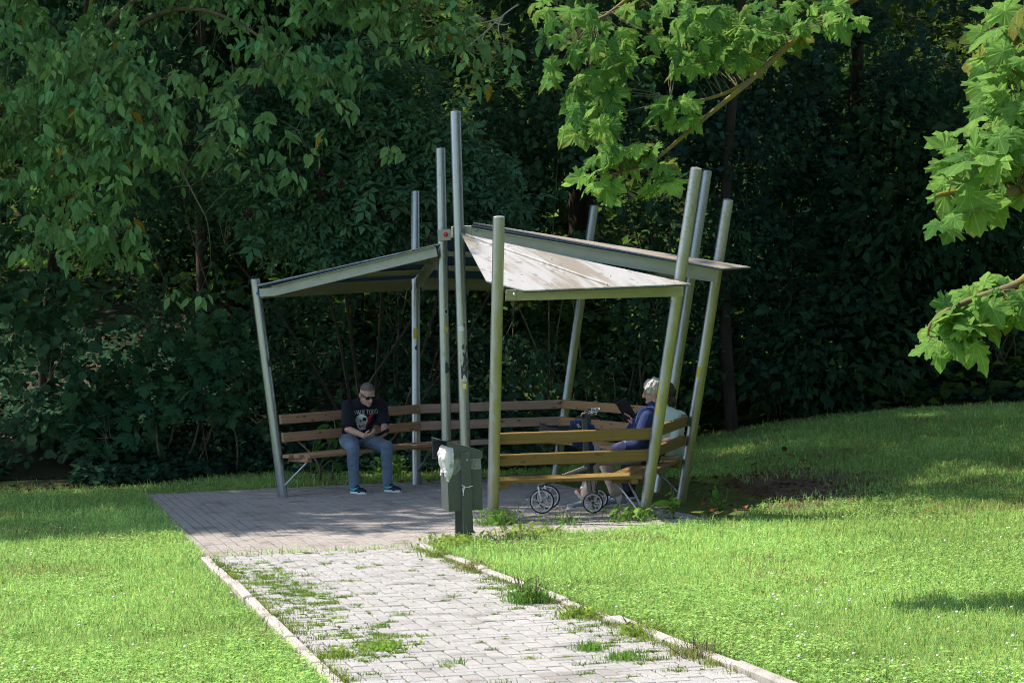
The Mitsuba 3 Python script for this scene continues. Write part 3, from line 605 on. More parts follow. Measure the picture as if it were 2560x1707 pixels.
gl = [ell(HL(k * .034, .092, .006), HA, (.030, .010, .020), 20) for k in (-1, 1)] + [hullm((HL(-.062, .080, .016), .005), (HL(.062, .080, .016), .005), (HL(0, .104, .018), .005))] + [hullm((HL(k * .070, .075, .014), .005), (HL(k * .084, -.005, .012), .004)) for k in (-1, 1)]
obj('sunglasses', skin(gl, 0.02, 0), 'black_gloss', man, smooth=40)
gz = lambda p: float(plane_z(p[1]))
def onfloor(p): return V(p[0], p[1], gz(p) + 0.002)
shoe(man, onfloor(V(-1.922, 24.42, 0)), onfloor(V(-1.742, 24.20, 0)), 'shoe_navy', 'sole_white', swoosh=1)
shoe(man, onfloor(V(-1.535, 24.60, 0)), onfloor(V(-1.345, 24.385, 0)), 'shoe_navy', 'sole_white', swoosh=1)
ph = thing('mobile_phone', 'dark brown mobile phone in the hands of the man in black', 'phone')
pa_ = unit(V(.85, -.1, .38)); pb_ = unit(V(.1, -.75, .5)); pb_ = unit(pb_ - pa_ * np.dot(pa_, pb_)); pc_ = np.cross(pa_, pb_)
obj('case', frame(cbox(.15, .074, .010, .004), phone_c + V(.012, 0, .006), pa_, pb_, pc_), 'phone_case', ph)
obj('screen', frame(cbox(.140, .066, .002, .0005), phone_c + V(.012, 0, .006) + pc_ * .0062, pa_, pb_, pc_), 'black_gloss', ph)

# --- grey haired sitter with the tablet
s1 = thing('person', 'grey haired person in navy jacket and beige trousers reading a dark tablet', 'person')
hm, L1, A1 = head(V(1.455, 21.63, 1.235), V(-.93, .10, -.22), V(-.22, 0, .97), 1.0)
pel, chest, neck = V(1.33, 21.66, .60), V(1.385, 21.63, .83), V(1.455, 21.63, 1.07)
shN, shF, elN, elF = V(1.39, 21.43, .985), V(1.37, 21.83, .985), V(1.27, 21.36, .72), V(1.19, 21.88, .745)
wrN, wrF = V(1.06, 21.50, .665), V(1.262, 21.86, .868)
kN, kF, aN, aF = V(.82, 21.55, .545), V(.93, 21.80, .555), V(.735, 21.50, .13), V(1.065, 21.75, .14)
body = hm + [bone(pel, chest, .12, .12), bone(chest, neck, .1, .06), bone(neck, L1(0, -.02, -.06), .055, .055), bone(shN, elN, .05, .04), bone(elN, wrN, .04, .028), bone(shF, elF, .05, .04), bone(elF, wrF, .04, .028), bone(chest, shN, .08, .05), bone(chest, shF, .08, .05),
             bone(pel + V(-.05, -.08, -.02), kN, .06, .05), bone(pel + V(-.05, .08, -.02), kF, .06, .05), bone(kN, aN, .045, .036), bone(kF, aF, .045, .036)]
tab_c = V(1.187, 21.86, 1.035)
body += hand(wrF, V(-.25, .0, .85), V(-.9, 0, -.1), 0.30, 1) + hand(wrN, V(-.9, .2, -.1), V(0, .1, -.9), 0.35, -1)
obj('body', skin(body, 0.012, 4), 'skin_old', s1, smooth=True)
hr = ell(L1(0, -.020, .030), A1, (.092, .112, .112), 40); hr2 = ell(L1(0, -.055, -.035), A1, (.078, .065, .075), 32)
hr = m3.Manifold.batch_boolean([hr, hr2], m3.OpType.Add); c_ = unit(A1[2] * .55 - A1[1] * .84); hr = hr.trim_by_plane(c_.tolist(), float(np.dot(c_, L1(0, .030, -.012))))
obj('hair', skin([hr], 0.010, 2, 0.020, 32, 2, (1, 1, .45)), 'hair_grey', s1, smooth=True)
jk = [hullm((pel + V(.06, 0, -.03), .140), (chest, .15)), hullm((chest, .14), (shN, .080), (shF, .080), (neck - V(0, 0, .05), .085)), hullm((shN, .082), (elN, .066)), hullm((elN, .066), (elN * .35 + wrN * .65, .050)), hullm((shF, .080), (elF, .062)), hullm((elF, .062), (elF * .3 + wrF * .7, .048)), bone(neck - V(0, 0, .04), neck + V(.0, 0, .02), .082, .070)]
obj('jacket', skin(jk, 0.016, 7, 0.012, 8, 9, (1, 1, .6)), 'navy_jacket', s1, smooth=True)
obj('sleeve', skin([bone(elN * .25 + wrN * .75 + V(0, 0, .01), wrN, .046, .040), hullm((V(1.15, 21.42, .70), .05), (V(1.03, 21.52, .655), .05))], 0.016, 5, .006, 12), 'lavender_cloth', s1, smooth=True)
tr_m = [hullm((pel + V(0, 0, -.03), .12), (pel + V(-.1, 0, -.01), .10)), hullm((pel + V(-.05, -.08, -.02), .085), (kN, .068)), hullm((pel + V(-.05, .08, -.02), .085), (kF, .068)), hullm((kN, .072), (aN + V(.01, 0, .04), .080)), hullm((kF, .072), (aF + V(-.01, 0, .06), .078))]
obj('trousers', skin(tr_m, 0.015, 5, 0.009, 10, 4, (1, 1, .5)), 'beige_trousers', s1, smooth=True)
for a_ in (aN, aF): obj('sock', skin([bone(a_ + V(.01, 0, -.05), a_ + V(.015, 0, .02), .042, .042)], .02, 2), 'sock', s1, smooth=True)
shoe(s1, onfloor(V(.80, 21.53, 0)), onfloor(V(.53, 21.47, 0)), 'shoe_grey', 'sole_white')
shoe(s1, onfloor(V(1.16, 21.77, 0)), onfloor(V(.885, 21.71, 0)), 'shoe_grey', 'sole_white')
tb = thing('tablet', 'dark tablet held upright by the grey haired person', 'tablet')
ta, tbv = unit(V(.50, .05, -.86)), unit(V(.60, -.70, .35)); tbv = unit(tbv - ta * np.dot(ta, tbv)); tcv = np.cross(ta, tbv)
obj('case', frame(cbox(.25, .17, .012, .005), tab_c, ta, tbv, tcv), 'dark_cloth', tb)
obj('screen', frame(cbox(.225, .15, .002, .0005), tab_c + tcv * .0072, ta, tbv, tcv), 'black_gloss', tb)

# --- the sitter behind
s2 = thing('person', 'brown haired person in a pale mint shirt, half hidden behind the right posts', 'person')
hm, L2_, A2 = head(V(1.655, 22.76, 1.145), V(-.95, .15, -.15), V(-.1, 0, .99), 0.95)
pel, chest, neck = V(1.70, 22.86, .58), V(1.715, 22.75, .80), V(1.675, 22.76, .99)
shN, shF, elN, elF = V(1.80, 22.56, .90), V(1.65, 22.93, .90), V(1.76, 22.50, .68), V(1.50, 22.98, .70)
kN, kF, aN, aF = V(1.28, 22.70, .55), V(1.25, 22.95, .55), V(1.25, 22.66, .12), V(1.22, 22.92, .12); wN, wF = V(1.52, 22.58, .62), V(1.30, 22.9, .64)
body = hm + [bone(pel, chest, .12, .12), bone(chest, neck, .1, .06), bone(neck, L2_(0, -.02, -.06), .055, .055), bone(shN, elN, .05, .04), bone(elN, wN, .04, .028), bone(shF, elF, .05, .04), bone(elF, wF, .04, .028), bone(pel + V(-.05, -.08, -.02), kN, .06, .05), bone(pel + V(-.05, .08, -.02), kF, .06, .05), bone(kN, aN, .045, .036), bone(kF, aF, .045, .036)]
body += hand(wN, V(-.9, .2, -.1), V(0, 0, -1), .3, -1) + hand(wF, V(-.9, -.1, -.1), V(0, 0, -1), .3, 1)
obj('body', skin(body, 0.015, 4), 'skin_old', s2, smooth=True)
hr = m3.Manifold.batch_boolean([ell(L2_(0, -.022, .026), A2, (.092, .112, .112), 40), ell(L2_(0, -.055, -.07), A2, (.086, .062, .09), 32)], m3.OpType.Add); c_ = unit(A2[2] * .5 - A2[1] * .86); hr = hr.trim_by_plane(c_.tolist(), float(np.dot(c_, L2_(0, .03, -.012))))
obj('hair', skin([hr], 0.012, 2, 0.016, 30, 6, (1, 1, .45)), 'hair_brown', s2, smooth=True)
obj('shirt', skin([hullm((pel + V(.02, -.02, -.04), .145), (chest, .145)), hullm((chest, .13), (shN, .078), (shF, .078), (neck - V(0, 0, .05), .08)), hullm((shN, .080), (elN, .066)), hullm((shF, .080), (elF, .066)), bone(neck - V(0, 0, .04), neck + V(.01, 0, .01), .076, .068)], 0.017, 7, 0.012, 9, 12, (1, 1, .6)), 'mint_shirt', s2, smooth=True)
obj('trousers', skin([hullm((pel + V(0, 0, -.03), .12), (pel + V(-.1, 0, -.01), .10)), hullm((pel + V(-.05, -.08, -.02), .085), (kN, .068)), hullm((pel + V(-.05, .08, -.02), .085), (kF, .068)), hullm((kN, .068), (aN, .06)), hullm((kF, .068), (aF, .06))], 0.02, 5, .008, 10), 'dark_cloth', s2, smooth=True)
shoe(s2, onfloor(V(1.30, 22.68, 0)), onfloor(V(1.04, 22.62, 0)), 'dark_cloth', 'sole_white')
shoe(s2, onfloor(V(1.27, 22.93, 0)), onfloor(V(1.01, 22.87, 0)), 'dark_cloth', 'sole_white')

# ------------------------------------------------------------------ walking frame
scene['tyre'] = prin((0.015, 0.015, 0.016), 0.7)
scene['rim_grey'] = prin((0.62, 0.63, 0.65), 0.35, metal=0.4)
scene['frame_grey'] = prin((0.045, 0.048, 0.045), 0.4, metal=0.2)
scene['orange_plastic'] = prin((0.75, 0.10, 0.01), 0.4)
scene['white_plastic'] = prin((0.75, 0.75, 0.74), 0.4)
scene['bag_blue'] = cloth((0.014, 0.030, 0.10), 0.8)
scene['bag_grey'] = cloth((0.22, 0.27, 0.34), 0.8)
scene['grip_print'] = prin(mikit.proc(lambda p, n, uv: mix((0.02, 0.02, 0.02), (0.75, 0.72, 0.66), smoothstep(0.46, 0.52, fbm(p.x * 70, p.y * 70, p.z * 110, 2)))), 0.7)
rl = thing('walking_frame', 'grey four wheeled walking frame with spoked wheels parked inside the shelter', 'walking frame')
def torus(c, R, r, ax, n=36, m=10):
    ax = unit(ax); a = unit(np.cross(ax, [0, 0, 1.0])); b = np.cross(ax, a); t = np.linspace(0, 2 * PI, n, endpoint=False)
    p = np.asarray(c) + R * (np.cos(t)[:, None] * a + np.sin(t)[:, None] * b); o = unit(p - c); u = np.linspace(0, 2 * PI, m, endpoint=False)
    v = (p[:, None] + r * (np.cos(u)[None, :, None] * o[:, None] + np.sin(u)[None, :, None] * ax)).reshape(-1, 3)
    i, j = np.meshgrid(np.arange(n), np.arange(m), indexing='ij'); A = i * m + j; B_ = i * m + (j + 1) % m; C = ((i + 1) % n) * m + (j + 1) % m; D = ((i + 1) % n) * m + j
    return tri(v, np.vstack([np.stack([A, D, C], -1).reshape(-1, 3), np.stack([A, C, B_], -1).reshape(-1, 3)]))
def wheel(c, R, ax, ns=6, ph=0.3):
    ax = unit(ax); c = np.asarray(c, float)
    w = obj('wheel', torus(c, R - .018, .009, ax), 'rim_grey', rl, smooth=True)
    obj('tyre', torus(c, R - .008, .0095, ax), 'tyre', w, smooth=True)
    a = unit(np.cross(ax, [0, 0, 1.0])); b = np.cross(ax, a); ms = []
    for i in range(ns):
        t = ph + i * 2 * PI / ns; d = a * math.cos(t) + b * math.sin(t)
        obj('spoke', plank(c + d * .012, c + d * (R - .018), ax, .015, .009, .002), 'rim_grey', w)
    obj('hub', tube([c - ax * .022, c + ax * .022], .016, 14), 'frame_grey', w, smooth=30)
RA = unit(V(0.12, 1, 0))
w1, w2, w3, w4 = V(.27, 21.02, 0), V(.34, 21.58, 0), V(.785, 20.97, 0), V(.86, 21.50, 0)
for w_, R_, p_ in ((w1, .125, .2), (w2, .125, .9), (w3, .103, .1), (w4, .103, .6)):
    w_[2] = plane_z(w_[1]) + R_ + .002; wheel(w_, R_, RA, 6 if R_ > .11 else 6, p_)
hub1, hub2 = V(.735, 21.10, .48), V(.78, 21.46, .48)
for a_, w_, h_ in ((1, w1, hub1), (2, w2, hub2)):
    o = RA * (-.045 if a_ == 1 else .045)
    obj('fork', tube([w_ - RA * .03, w_ - RA * .032 + V(-.02, 0, .09), w_ + V(-.035, 0, .15)], .009, 8), 'rim_grey', rl, smooth=40)
    obj('front_leg', tube(bez(w_ + V(-.03, 0, .155), w_ + V(.16, 0, .22), h_, 10), [.013, .014, .016, .018, .02, .022, .026, .03, .034, .036], 10), 'frame_grey', rl, smooth=40)
for w_, h_ in ((w3, hub1), (w4, hub2)):
    obj('rear_leg', plank(w_ + V(-.02, 0, .03) - RA * 0, h_ + V(0, 0, .0), RA, .03, .052, .01), 'frame_grey', rl)
    q = w_ + V(-.12, -.01, .055)
    obj('brake', skin([hullm((q, .018), (q + V(-.045, 0, .06), .022))], .01, 2), 'white_plastic', rl, smooth=True)
    obj('brake_cap', skin([hullm((q + V(-.030, -.006, .075), .016), (q + V(-.015, -.006, .05), .014))], .01, 2), 'orange_plastic', rl, smooth=True)
g1, g2 = V(.70, 21.10, 1.035), V(.745, 21.46, 1.045)
for h_, g_ in ((hub1, g1), (hub2, g2)):
    obj('upright', plank(h_ + V(0, 0, -.03), g_ + V(.02, 0, -.02), V(1, 0, 0), .062, .03, .01), 'frame_grey', rl)
    obj('handle', tube([g_ + V(-.02, 0, -.03), g_ + V(.0, 0, .012), g_ + V(.05, 0, .022), g_ + V(.09, 0, .022)], .014, 10), 'frame_grey', rl, smooth=40)
    k = obj('grip', tube([g_ + V(.055, 0, .023), g_ + V(.145, 0, .022)], .021, 12), 'grip_print', rl, smooth=40); tag(k, 'grip with a black and white speckled cover')
    obj('brake_lever', tube([g_ + V(.06, .03, .0), g_ + V(.15, .035, -.04), g_ + V(.19, .03, -.06)], .006, 6), 'frame_grey', rl)
obj('crossbar', tube([hub1, hub2], .016, 10), 'frame_grey', rl, smooth=40)
# sling backrest: a strap bowed out in front
SS, HH = np.meshgrid(np.linspace(0, 1, 26), np.linspace(0, 1, 7)); 
arc = np.stack([.72 - .46 * np.sin(SS * PI) ** .55, 21.10 + .37 * SS + 0 * HH, .80 + .11 * HH + (.06 * np.sin(SS * PI) ** 4) * HH], -1).reshape(-1, 3)
i_ = np.arange(6 * 26).reshape(6, 26)[:, :-1].ravel()
m_ = tri(arc, np.vstack([np.stack([i_, i_ + 1, i_ + 27], 1), np.stack([i_, i_ + 27, i_ + 26], 1)]))
k = obj('backrest', m_, 'dark_cloth', rl, smooth=True); tag(k, 'dark sling strap bowed out at the front')
hb_ = thing('shopping_bag', 'blue bag with white lettering hanging from the walking frame', 'bag')
pts = [(V(.60, 21.25, .955), .03), (V(.72, 21.25, .96), .03), (V(.80, 21.26, .90), .035), (V(.76, 21.27, .72), .04), (V(.64, 21.26, .74), .045)]
bgm = skin([hullm(*pts), hullm((V(.74, 21.26, .72), .05), (V(.78, 21.26, .55), .055), (V(.84, 21.27, .62), .045))], .015, 5, .012, 12, 4)
k = obj('pouch', bgm, 'bag_blue', hb_, smooth=True)
ca, sa = math.cos(-1.05), math.sin(-1.05)
stripes = flat(Polygon([(-.03, -.012), (.03, -.012), (.03, .012), (-.03, .012)]).difference(Polygon([(-.026, -.002), (.026, -.002), (.026, .002), (-.026, .002)])).difference(Polygon([(-.012, -.02), (-.008, -.02), (-.008, .02), (-.012, .02)])).difference(Polygon([(.010, -.02), (.014, -.02), (.014, .02), (.010, .02)])), 0, .01)
obj('lettering', drape(stripes, V(.665, 21.1, .915), V(ca, 0, sa), V(-sa, 0, ca), V(0, -1, 0), bgm, .003), 'print_white', k)
obj('side_panel', skin([hullm((V(.845, 21.20, .72), .012), (V(.90, 21.21, .60), .012), (V(.84, 21.20, .56), .012), (V(.825, 21.20, .70), .012))], .02, 2), 'bag_grey', hb_, smooth=True)
obj('strap', tube(bez(V(.62, 21.06, .95), V(.60, 21.08, 1.02), V(.70, 21.1, 1.03), 8), .006, 6), 'dark_cloth', hb_)

# ------------------------------------------------------------------ foliage tools
def tpl_oval(w=0.22, fold=0.10, droop=0.10):
    ys = [0, .18, .45, .75, 1.0]; ws = [.0, w * .75, w, w * .62, 0]
    v = []; f = []
    for y, a in zip(ys, ws):
        z = -droop * y * y
        v += [(0, y, z), (-a, y, z + fold * a / w * .5), (a, y, z + fold * a / w * .5)]
    for i in range(4):
        a, b = 3 * i, 3 * i + 3
        if i == 0: f += [(a, b, b + 1), (a, b + 2, b)]
        elif i == 3: f += [(a, b, a + 1), (a, a + 2, b)]
        else: f += [(a, b, b + 1), (a, b + 1, a + 1), (a, a + 2, b + 2), (a, b + 2, b)]
    return np.array(v, float), np.array(f)
def tpl_small(w=0.3, fold=0.12):
    v = [(0, 0, 0), (-w, .45, fold), (0, .5, 0), (w, .45, fold), (0, 1, -.08)]
    return np.array(v, float), np.array([(0, 2, 1), (0, 3, 2), (1, 2, 4), (2, 3, 4)])
def tpl_round(w=0.46):
    v = [(0, 0, 0), (-w * .8, .22, .05), (-w, .55, .08), (-w * .5, .86, .02), (0, 1, -.05), (w * .5, .86, .02), (w, .55, .08), (w * .8, .22, .05), (0, .5, -.02)]
    return np.array(v, float), np.array([(8, (i + 1) % 8, i) for i in range(8)])
def tpl_maple(seed=0, bend=0.18):
    r = np.random.default_rng(seed); pts = [(0.0, 0.0)]
    right = [(.10, -.06), (.30, -.10), (.26, .02), (.46, .04), (.40, .13), (.30, .17), (.44, .27), (.60, .32), (.50, .40), (.53, .52), (.40, .50), (.24, .44), (.27, .60), (.33, .70), (.20, .72), (.15, .84)]
    o = [(0, -.0)] + [(a * (1 + r.normal(0, .05)), b + r.normal(0, .012)) for a, b in right] + [(0.02, 1.02)] + [(-a * (1 + r.normal(0, .05)), b + r.normal(0, .012)) for a, b in right[::-1]]
    v = [(0, .30, .03)] + [(a, b, -bend * (a * a + (b - .3) ** 2) * 1.5 + r.normal(0, .015) - (0.05 if i % 5 == 0 else 0)) for i, (a, b) in enumerate(o)]
    n = len(o); return np.array(v, float), np.array([(0, 1 + i, 1 + (i + 1) % n) for i in range(n)])[:, ::-1]
def tpl_pinnate(n=5):
    lv, lf = tpl_small(.24, .08); V_, F_ = [], []; k = 0
    spec = [((0, .62, 0), 0, .46)] + [((0, y, 0), s * a, l) for y, l, a in ((.55, .40, 1.0), (.25, .36, 1.15)) for s in (-1, 1)]
    for (o, a, l) in spec[:n]:
        c, s = math.cos(a), math.sin(a); w = lv * l; x, y = w[:, 0] * c + w[:, 1] * s, -w[:, 0] * s + w[:, 1] * c
        V_.append(np.column_stack([x + o[0], y + o[1], w[:, 2] - .12 * (y + o[1]) ** 2])); F_.append(lf + k); k += len(lv)
    V_.append(np.array([(-.008, 0, 0), (.008, 0, 0), (0, .66, -.04)])); F_.append(np.array([(k, k + 1, k + 2)]))
    return np.vstack(V_), np.vstack(F_)
def field(tpl, Pp, A, N, S, C):
    """many copies of a leaf as (vertices, faces, colours)"""
    tv, tf = tpl; A = unit(A); N = unit(N - A * (A * N).sum(1, keepdims=True)); X = np.cross(A, N); S = np.broadcast_to(S, (len(Pp),))
    v = Pp[:, None] + S[:, None, None] * (tv[None, :, :1] * X[:, None] + tv[None, :, 1:2] * A[:, None] + tv[None, :, 2:] * N[:, None])
    f = tf[None] + (np.arange(len(Pp)) * len(tv))[:, None, None]
    return v.reshape(-1, 3), f.reshape(-1, 3), np.repeat(C, len(tv), 0)
def join(fs):
    at = np.cumsum([0] + [len(f[0]) for f in fs]); return np.vstack([f[0] for f in fs]), np.vstack([f[1] + a for f, a in zip(fs, at)]), np.vstack([f[2] for f in fs])
def leafobj(name, fs, mat, parent=None, stuff=True):
    v, f, c = join(fs) if isinstance(fs, list) else fs
    k = obj(name, tri(v, f), mat, parent, color=np.clip(c, 0.004, 0.9)); 
    if stuff: tag(k, kind='stuff')
    return k
def tints(n, base, var=0.22, yellow=0.0, r=rng):
    b = np.array(base); k = np.exp(r.normal(0, var, (n, 1))); h = r.normal(0, .09, (n, 1))
    c = b * k * (1 + h * np.array([1.0, 0.15, -0.5]))
    if yellow: 
        y = r.random(n) < yellow; c[y] = np.array([.30, .20, .02]) * k[y]
    return c
def rvec(n, r=rng): return unit(r.normal(0, 1, (n, 3)))
def inside_ell(n, c, rad, r=rng, shell=0.0):
    d = rvec(n, r); q = (r.random(n) * (1 - shell ** 3) + shell ** 3) ** (1 / 3); return np.asarray(c) + d * q[:, None] * np.asarray(rad), d
def twigs(skel, targets, r0, bow=0.12, sides=3, r=rng):
    """thin curved twigs from the nearest skeleton point to every target"""
    from scipy.spatial import cKDTree
    _, i = cKDTree(skel).query(targets); V_, F_ = [], []; k = 0
    for a, b in zip(skel[i], targets):
        L = np.linalg.norm(b - a)
        if L < 0.02: continue
        m = (a + b) / 2 + V(0, 0, bow * L) + r.normal(0, .07 * L, 3)
        t = tube(bez(a, m, b, 5), np.linspace(r0, r0 * .35, 5), sides, cap=False); V_.append(t.vertices); F_.append(t.faces + k); k += len(t.vertices)
    return tri(np.vstack(V_), np.vstack(F_))
def sample_path(pts, step=0.15):
    p = np.asarray(pts, float); out = []
    for a, b in zip(p[:-1], p[1:]):
        n = max(1, int(np.linalg.norm(b - a) / step)); out.append(a + (b - a) * np.linspace(0, 1, n, endpoint=False)[:, None])
    return np.vstack(out + [p[-1:]])
def curve(pts, n=6):
    """smooth curve through the points"""
    from scipy.interpolate import make_interp_spline
    p = np.asarray(pts, float); t = np.linspace(0, 1, len(p)); s = make_interp_spline(t, p, k=min(3, len(p) - 1)); return s(np.linspace(0, 1, (len(p) - 1) * n + 1))
def fan(centers, per, A0, spread, droop, size, base, tpl, ball=0.05, var=.22, up=0.6, r=rng, yellow=0.0, szvar=.22):
    """a bunch of leaves at every centre"""
    n = len(centers) * per; c = np.repeat(centers, per, 0) + r.normal(0, ball, (n, 3)); a0 = np.repeat(np.broadcast_to(A0, centers.shape), per, 0)
    A = a0 + rvec(n, r) * spread + V(0, 0, -droop); Nn = V(0, 0, up) + rvec(n, r) * .55 + V(0, -.25, 0)
    cl = np.repeat(tints(len(centers), base, var * .8, 0, r), per, 0) * np.exp(r.normal(0, var * .6, (n, 1)))
    if yellow:
        y = r.random(n) < yellow; cl[y] = np.array([.30, .19, .02]) * np.exp(r.normal(0, .2, (y.sum(), 1)))
    return field(tpl, c, A, Nn, size * np.exp(r.normal(0, szvar, n)), cl)
def vnoise(p, f, seed): return meshkit.fbm(np.asarray(p) * f, 3, seed)
OVAL, SMALL, ROUND, PINN = tpl_oval(), tpl_small(), tpl_round(), tpl_pinnate()
MAPLES = [tpl_maple(s, .10 + .10 * s) for s in range(7)]

# ------------------------------------------------------------------ tall trees whose crowns shade the shelter and the wood
def tall_tree(label, base, h, limbs, clumps, base_col=(.05, .10, .03), dens=38, size=.24, r0=.16):
    t = thing('tall_tree', label, 'tree', 'tall trees whose crowns reach over the clearing') if False else thing('tall_tree', label, 'tree')
    x, y = base; z0 = float(zt(x, y)) - .1; r = np.random.default_rng(int(abs(x * 131 + y * 17)))
    top = V(x + r.normal(0, .5), y - .6, z0 + h + 1.5)
    tp = curve([V(x, y, z0), V(x + r.normal(0, .12), y, z0 + h * .35), V(x + r.normal(0, .25), y - .2, z0 + h * .65), top], 6)
    obj('trunk', tube(tp, np.linspace(r0, .04, len(tp)), 9), 'bark', t, smooth=True)
    fs = []
    for c, rad in clumps:
        c = np.asarray(c, float) + (V(-1.55, .45, 2.2) if c[2] > 8 else 0); i = np.argmin(np.abs(tp[:, 2] - (c[2] - 1.5))); a = tp[i]
        obj('limb', tube(bez(a, (a + c) / 2 + V(0, 0, .6), c, 7), np.linspace(r0 * .5, .02, 7), 6), 'bark', t, smooth=True)
        n = int(dens * rad[0] * rad[1] * rad[2] * 1.7)
        p, d = inside_ell(n, c, rad, r, .35); p = p[vnoise(p, .75, 5) > .42]
        fs.append(fan(p, 6, unit(p - c), .9, .35, size, base_col, SMALL, .16, r=r))
    leafobj('crown', fs, 'leaf_matt', t)
    return t
# crowns: (centre, radii)
tall_tree('tall dark tree at the far left whose crown leaves the top of the picture', (-12.5, 27.5), 11, None, [((-14.5, 23.4, 8.4), (3.0, 2.6, 1.7)), ((-10.8, 23.6, 8.8), (2.9, 2.6, 1.8)), ((-12.8, 27.5, 10.5), (3.4, 3, 2)), ((-17.5, 25, 9), (2.8, 3, 2)), ((-11.5, 22.2, 8.3), (3.2, 1.7, 1.2)), ((-8.6, 26.0, 8.6), (2.6, 2.6, 1.5))])
tall_tree('tall tree with a dark slender trunk left of the shelter', (-4.75, 32.2), 12, None, r0=.10, clumps=[((-7.4, 23.5, 8.6), (2.6, 2.4, 1.7)), ((-5.2, 26.2, 9.3), (3.0, 2.6, 1.8)), ((-7.5, 29.5, 9.5), (3.4, 3.0, 2.0)), ((-3.2, 29.8, 9.2), (2.6, 2.6, 1.8))])
tall_tree('tall tree with a dark trunk behind the left bench', (-2.55, 33.5), 12, None, [((-3.6, 25.2, 8.6), (2.4, 2.0, 1.6)), ((-1.2, 26.8, 9.0), (2.4, 2.4, 1.7)), ((-2.4, 33, 10.5), (3.4, 3.2, 2.2)), ((-.3, 23.7, 8.5), (2.0, 2.4, 1.3)), ((.55, 22.7, 8.3), (1.9, 1.7, 1.0)), ((2.4, 23.2, 8.3), (1.9, 1.8, 1.0))], dens=44)
tall_tree('tall tree with a broad dark trunk behind the middle of the shelter', (1.15, 36.0), 13, None, [((1.2, 26.0, 8.7), (2.6, 2.4, 1.7)), ((0.6, 30.5, 9.6), (3.0, 2.8, 2.0)), ((2.2, 35, 11), (3.6, 3.2, 2.2))], r0=.24, dens=40)
tall_tree('tall tree with a thin pale trunk just right of the rightmost post', (3.35, 31.8), 12, None, [((3.4, 24.4, 8.4), (2.4, 2.3, 1.6)), ((5.4, 27.5, 9.2), (2.8, 2.8, 1.8)), ((3.8, 31.5, 10), (3.0, 3.0, 2.0))], r0=.10)
tall_tree('tall tree with a leaning dark trunk in the right background', (6.1, 35.5), 12, None, [((6.8, 24.0, 8.6), (2.8, 2.6, 1.7)), ((8.6, 28.5, 9.4), (3.2, 3.0, 2.0)), ((6.5, 34, 10.5), (3.4, 3.2, 2.2))])
tall_tree('tall tree at the right edge of the picture', (11.0, 31.5), 12, None, [((11, 24.5, 8.8), (3.0, 3.0, 1.8)), ((12.8, 29, 9.6), (3.4, 3.2, 2.0)), ((9.8, 33, 10.5), (3.2, 3.0, 2.0))])

for lab, b_, cl_ in (('unseen tall tree added beyond the right of the lawn to darken post reflections', (15.5, 22), [((14, 20, 3.2), (2.6, 2.6, 2.4)), ((15.5, 23, 6.5), (3.4, 3.2, 2.6))]), ('unseen bushy tree added well to the right to darken post reflections', (15, 13), [((13.8, 13, 2.8), (2.4, 3.0, 2.2)), ((15, 14, 6.0), (3.2, 3.4, 2.6))]),
                     ('unseen broad tree added right of the camera to darken post reflections', (14, 4), [((12.5, 4.5, 2.6), (2.4, 3.0, 2.2)), ((14, 5, 6.0), (3.2, 3.4, 2.6))]),
                     ('unseen tree added at the right rear to darken post reflections', (9, -9), [((9, -9, 3.4), (3.2, 2.6, 2.6)), ((10, -10, 7.0), (3.6, 3.2, 2.6))]), ('unseen tree added straight behind the camera to darken post reflections', (2, -14), [((2, -14, 3.6), (3.4, 2.6, 2.8)), ((2, -15, 7.4), (3.6, 3.2, 2.6))])):
    tall_tree(lab, b_, 8, None, cl_, dens=14, size=.34)  # unseen trees, added to darken what the steel posts reflect

# ------------------------------------------------------------------ cherry tree at the left, boughs drooping towards the camera
r = np.random.default_rng(21)
ch = thing('cherry_tree', 'cherry tree with long drooping leaves hanging in front of the wood at the left', 'tree')
z0 = float(zt(-6.6, 29.4)) - .1
trunk = curve([V(-6.6, 29.4, z0), V(-6.4, 29.0, 2.5), V(-5.8, 28.0, 5.0), V(-5.2, 27.3, 7.4)], 8)
obj('trunk', tube(trunk, np.linspace(.12, .05, len(trunk)), 9), 'bark', ch, smooth=True)
boughs = [[(-5.9, 27.8, 3.8), (-6.2, 26.4, 4.7), (-6.5, 25.2, 4.5), (-6.7, 24.4, 3.8)], [(-5.8, 27.7, 4.4), (-5.0, 26.3, 5.3), (-4.3, 25.2, 4.6), (-3.6, 24.6, 3.3)], [(-5.7, 27.6, 4.9), (-4.4, 26.4, 5.9), (-3.2, 25.2, 5.6), (-2.2, 24.6, 4.7)],
          [(-5.5, 27.5, 5.6), (-3.8, 26.6, 6.6), (-2.0, 25.4, 6.4), (-.7, 24.6, 5.3)], [(-5.4, 27.4, 6.2), (-4.6, 26.0, 7.2), (-3.6, 24.9, 7.0), (-2.6, 24.2, 6.2)], [(-5.9, 27.8, 4.1), (-5.8, 26.6, 4.6), (-5.4, 25.4, 3.9), (-4.9, 24.7, 3.0)],
          [(-5.6, 27.6, 5.2), (-6.2, 26.2, 6.4), (-6.4, 25.0, 6.2), (-6.5, 24.3, 5.4)], [(-5.3, 27.4, 6.8), (-2.6, 27.0, 7.5), (-.2, 26.2, 6.8), (1.0, 25.4, 5.6)], [(-5.6, 27.6, 5.0), (-5.2, 26.0, 5.6), (-4.9, 25.0, 5.0), (-4.5, 24.3, 4.2)]]
skel = []
for b in boughs:
    c = curve(b, 8); obj('bough', tube(c, np.linspace(.045, .008, len(c)), 6), 'twig', ch, smooth=True); skel.append(sample_path(c[len(c) // 4:], .12))
skel = np.vstack(skel)
sub = skel[r.integers(len(skel), size=420)] + r.normal(0, 1, (420, 3)) * V(.42, .35, .38) + V(.05, -.1, -.12)
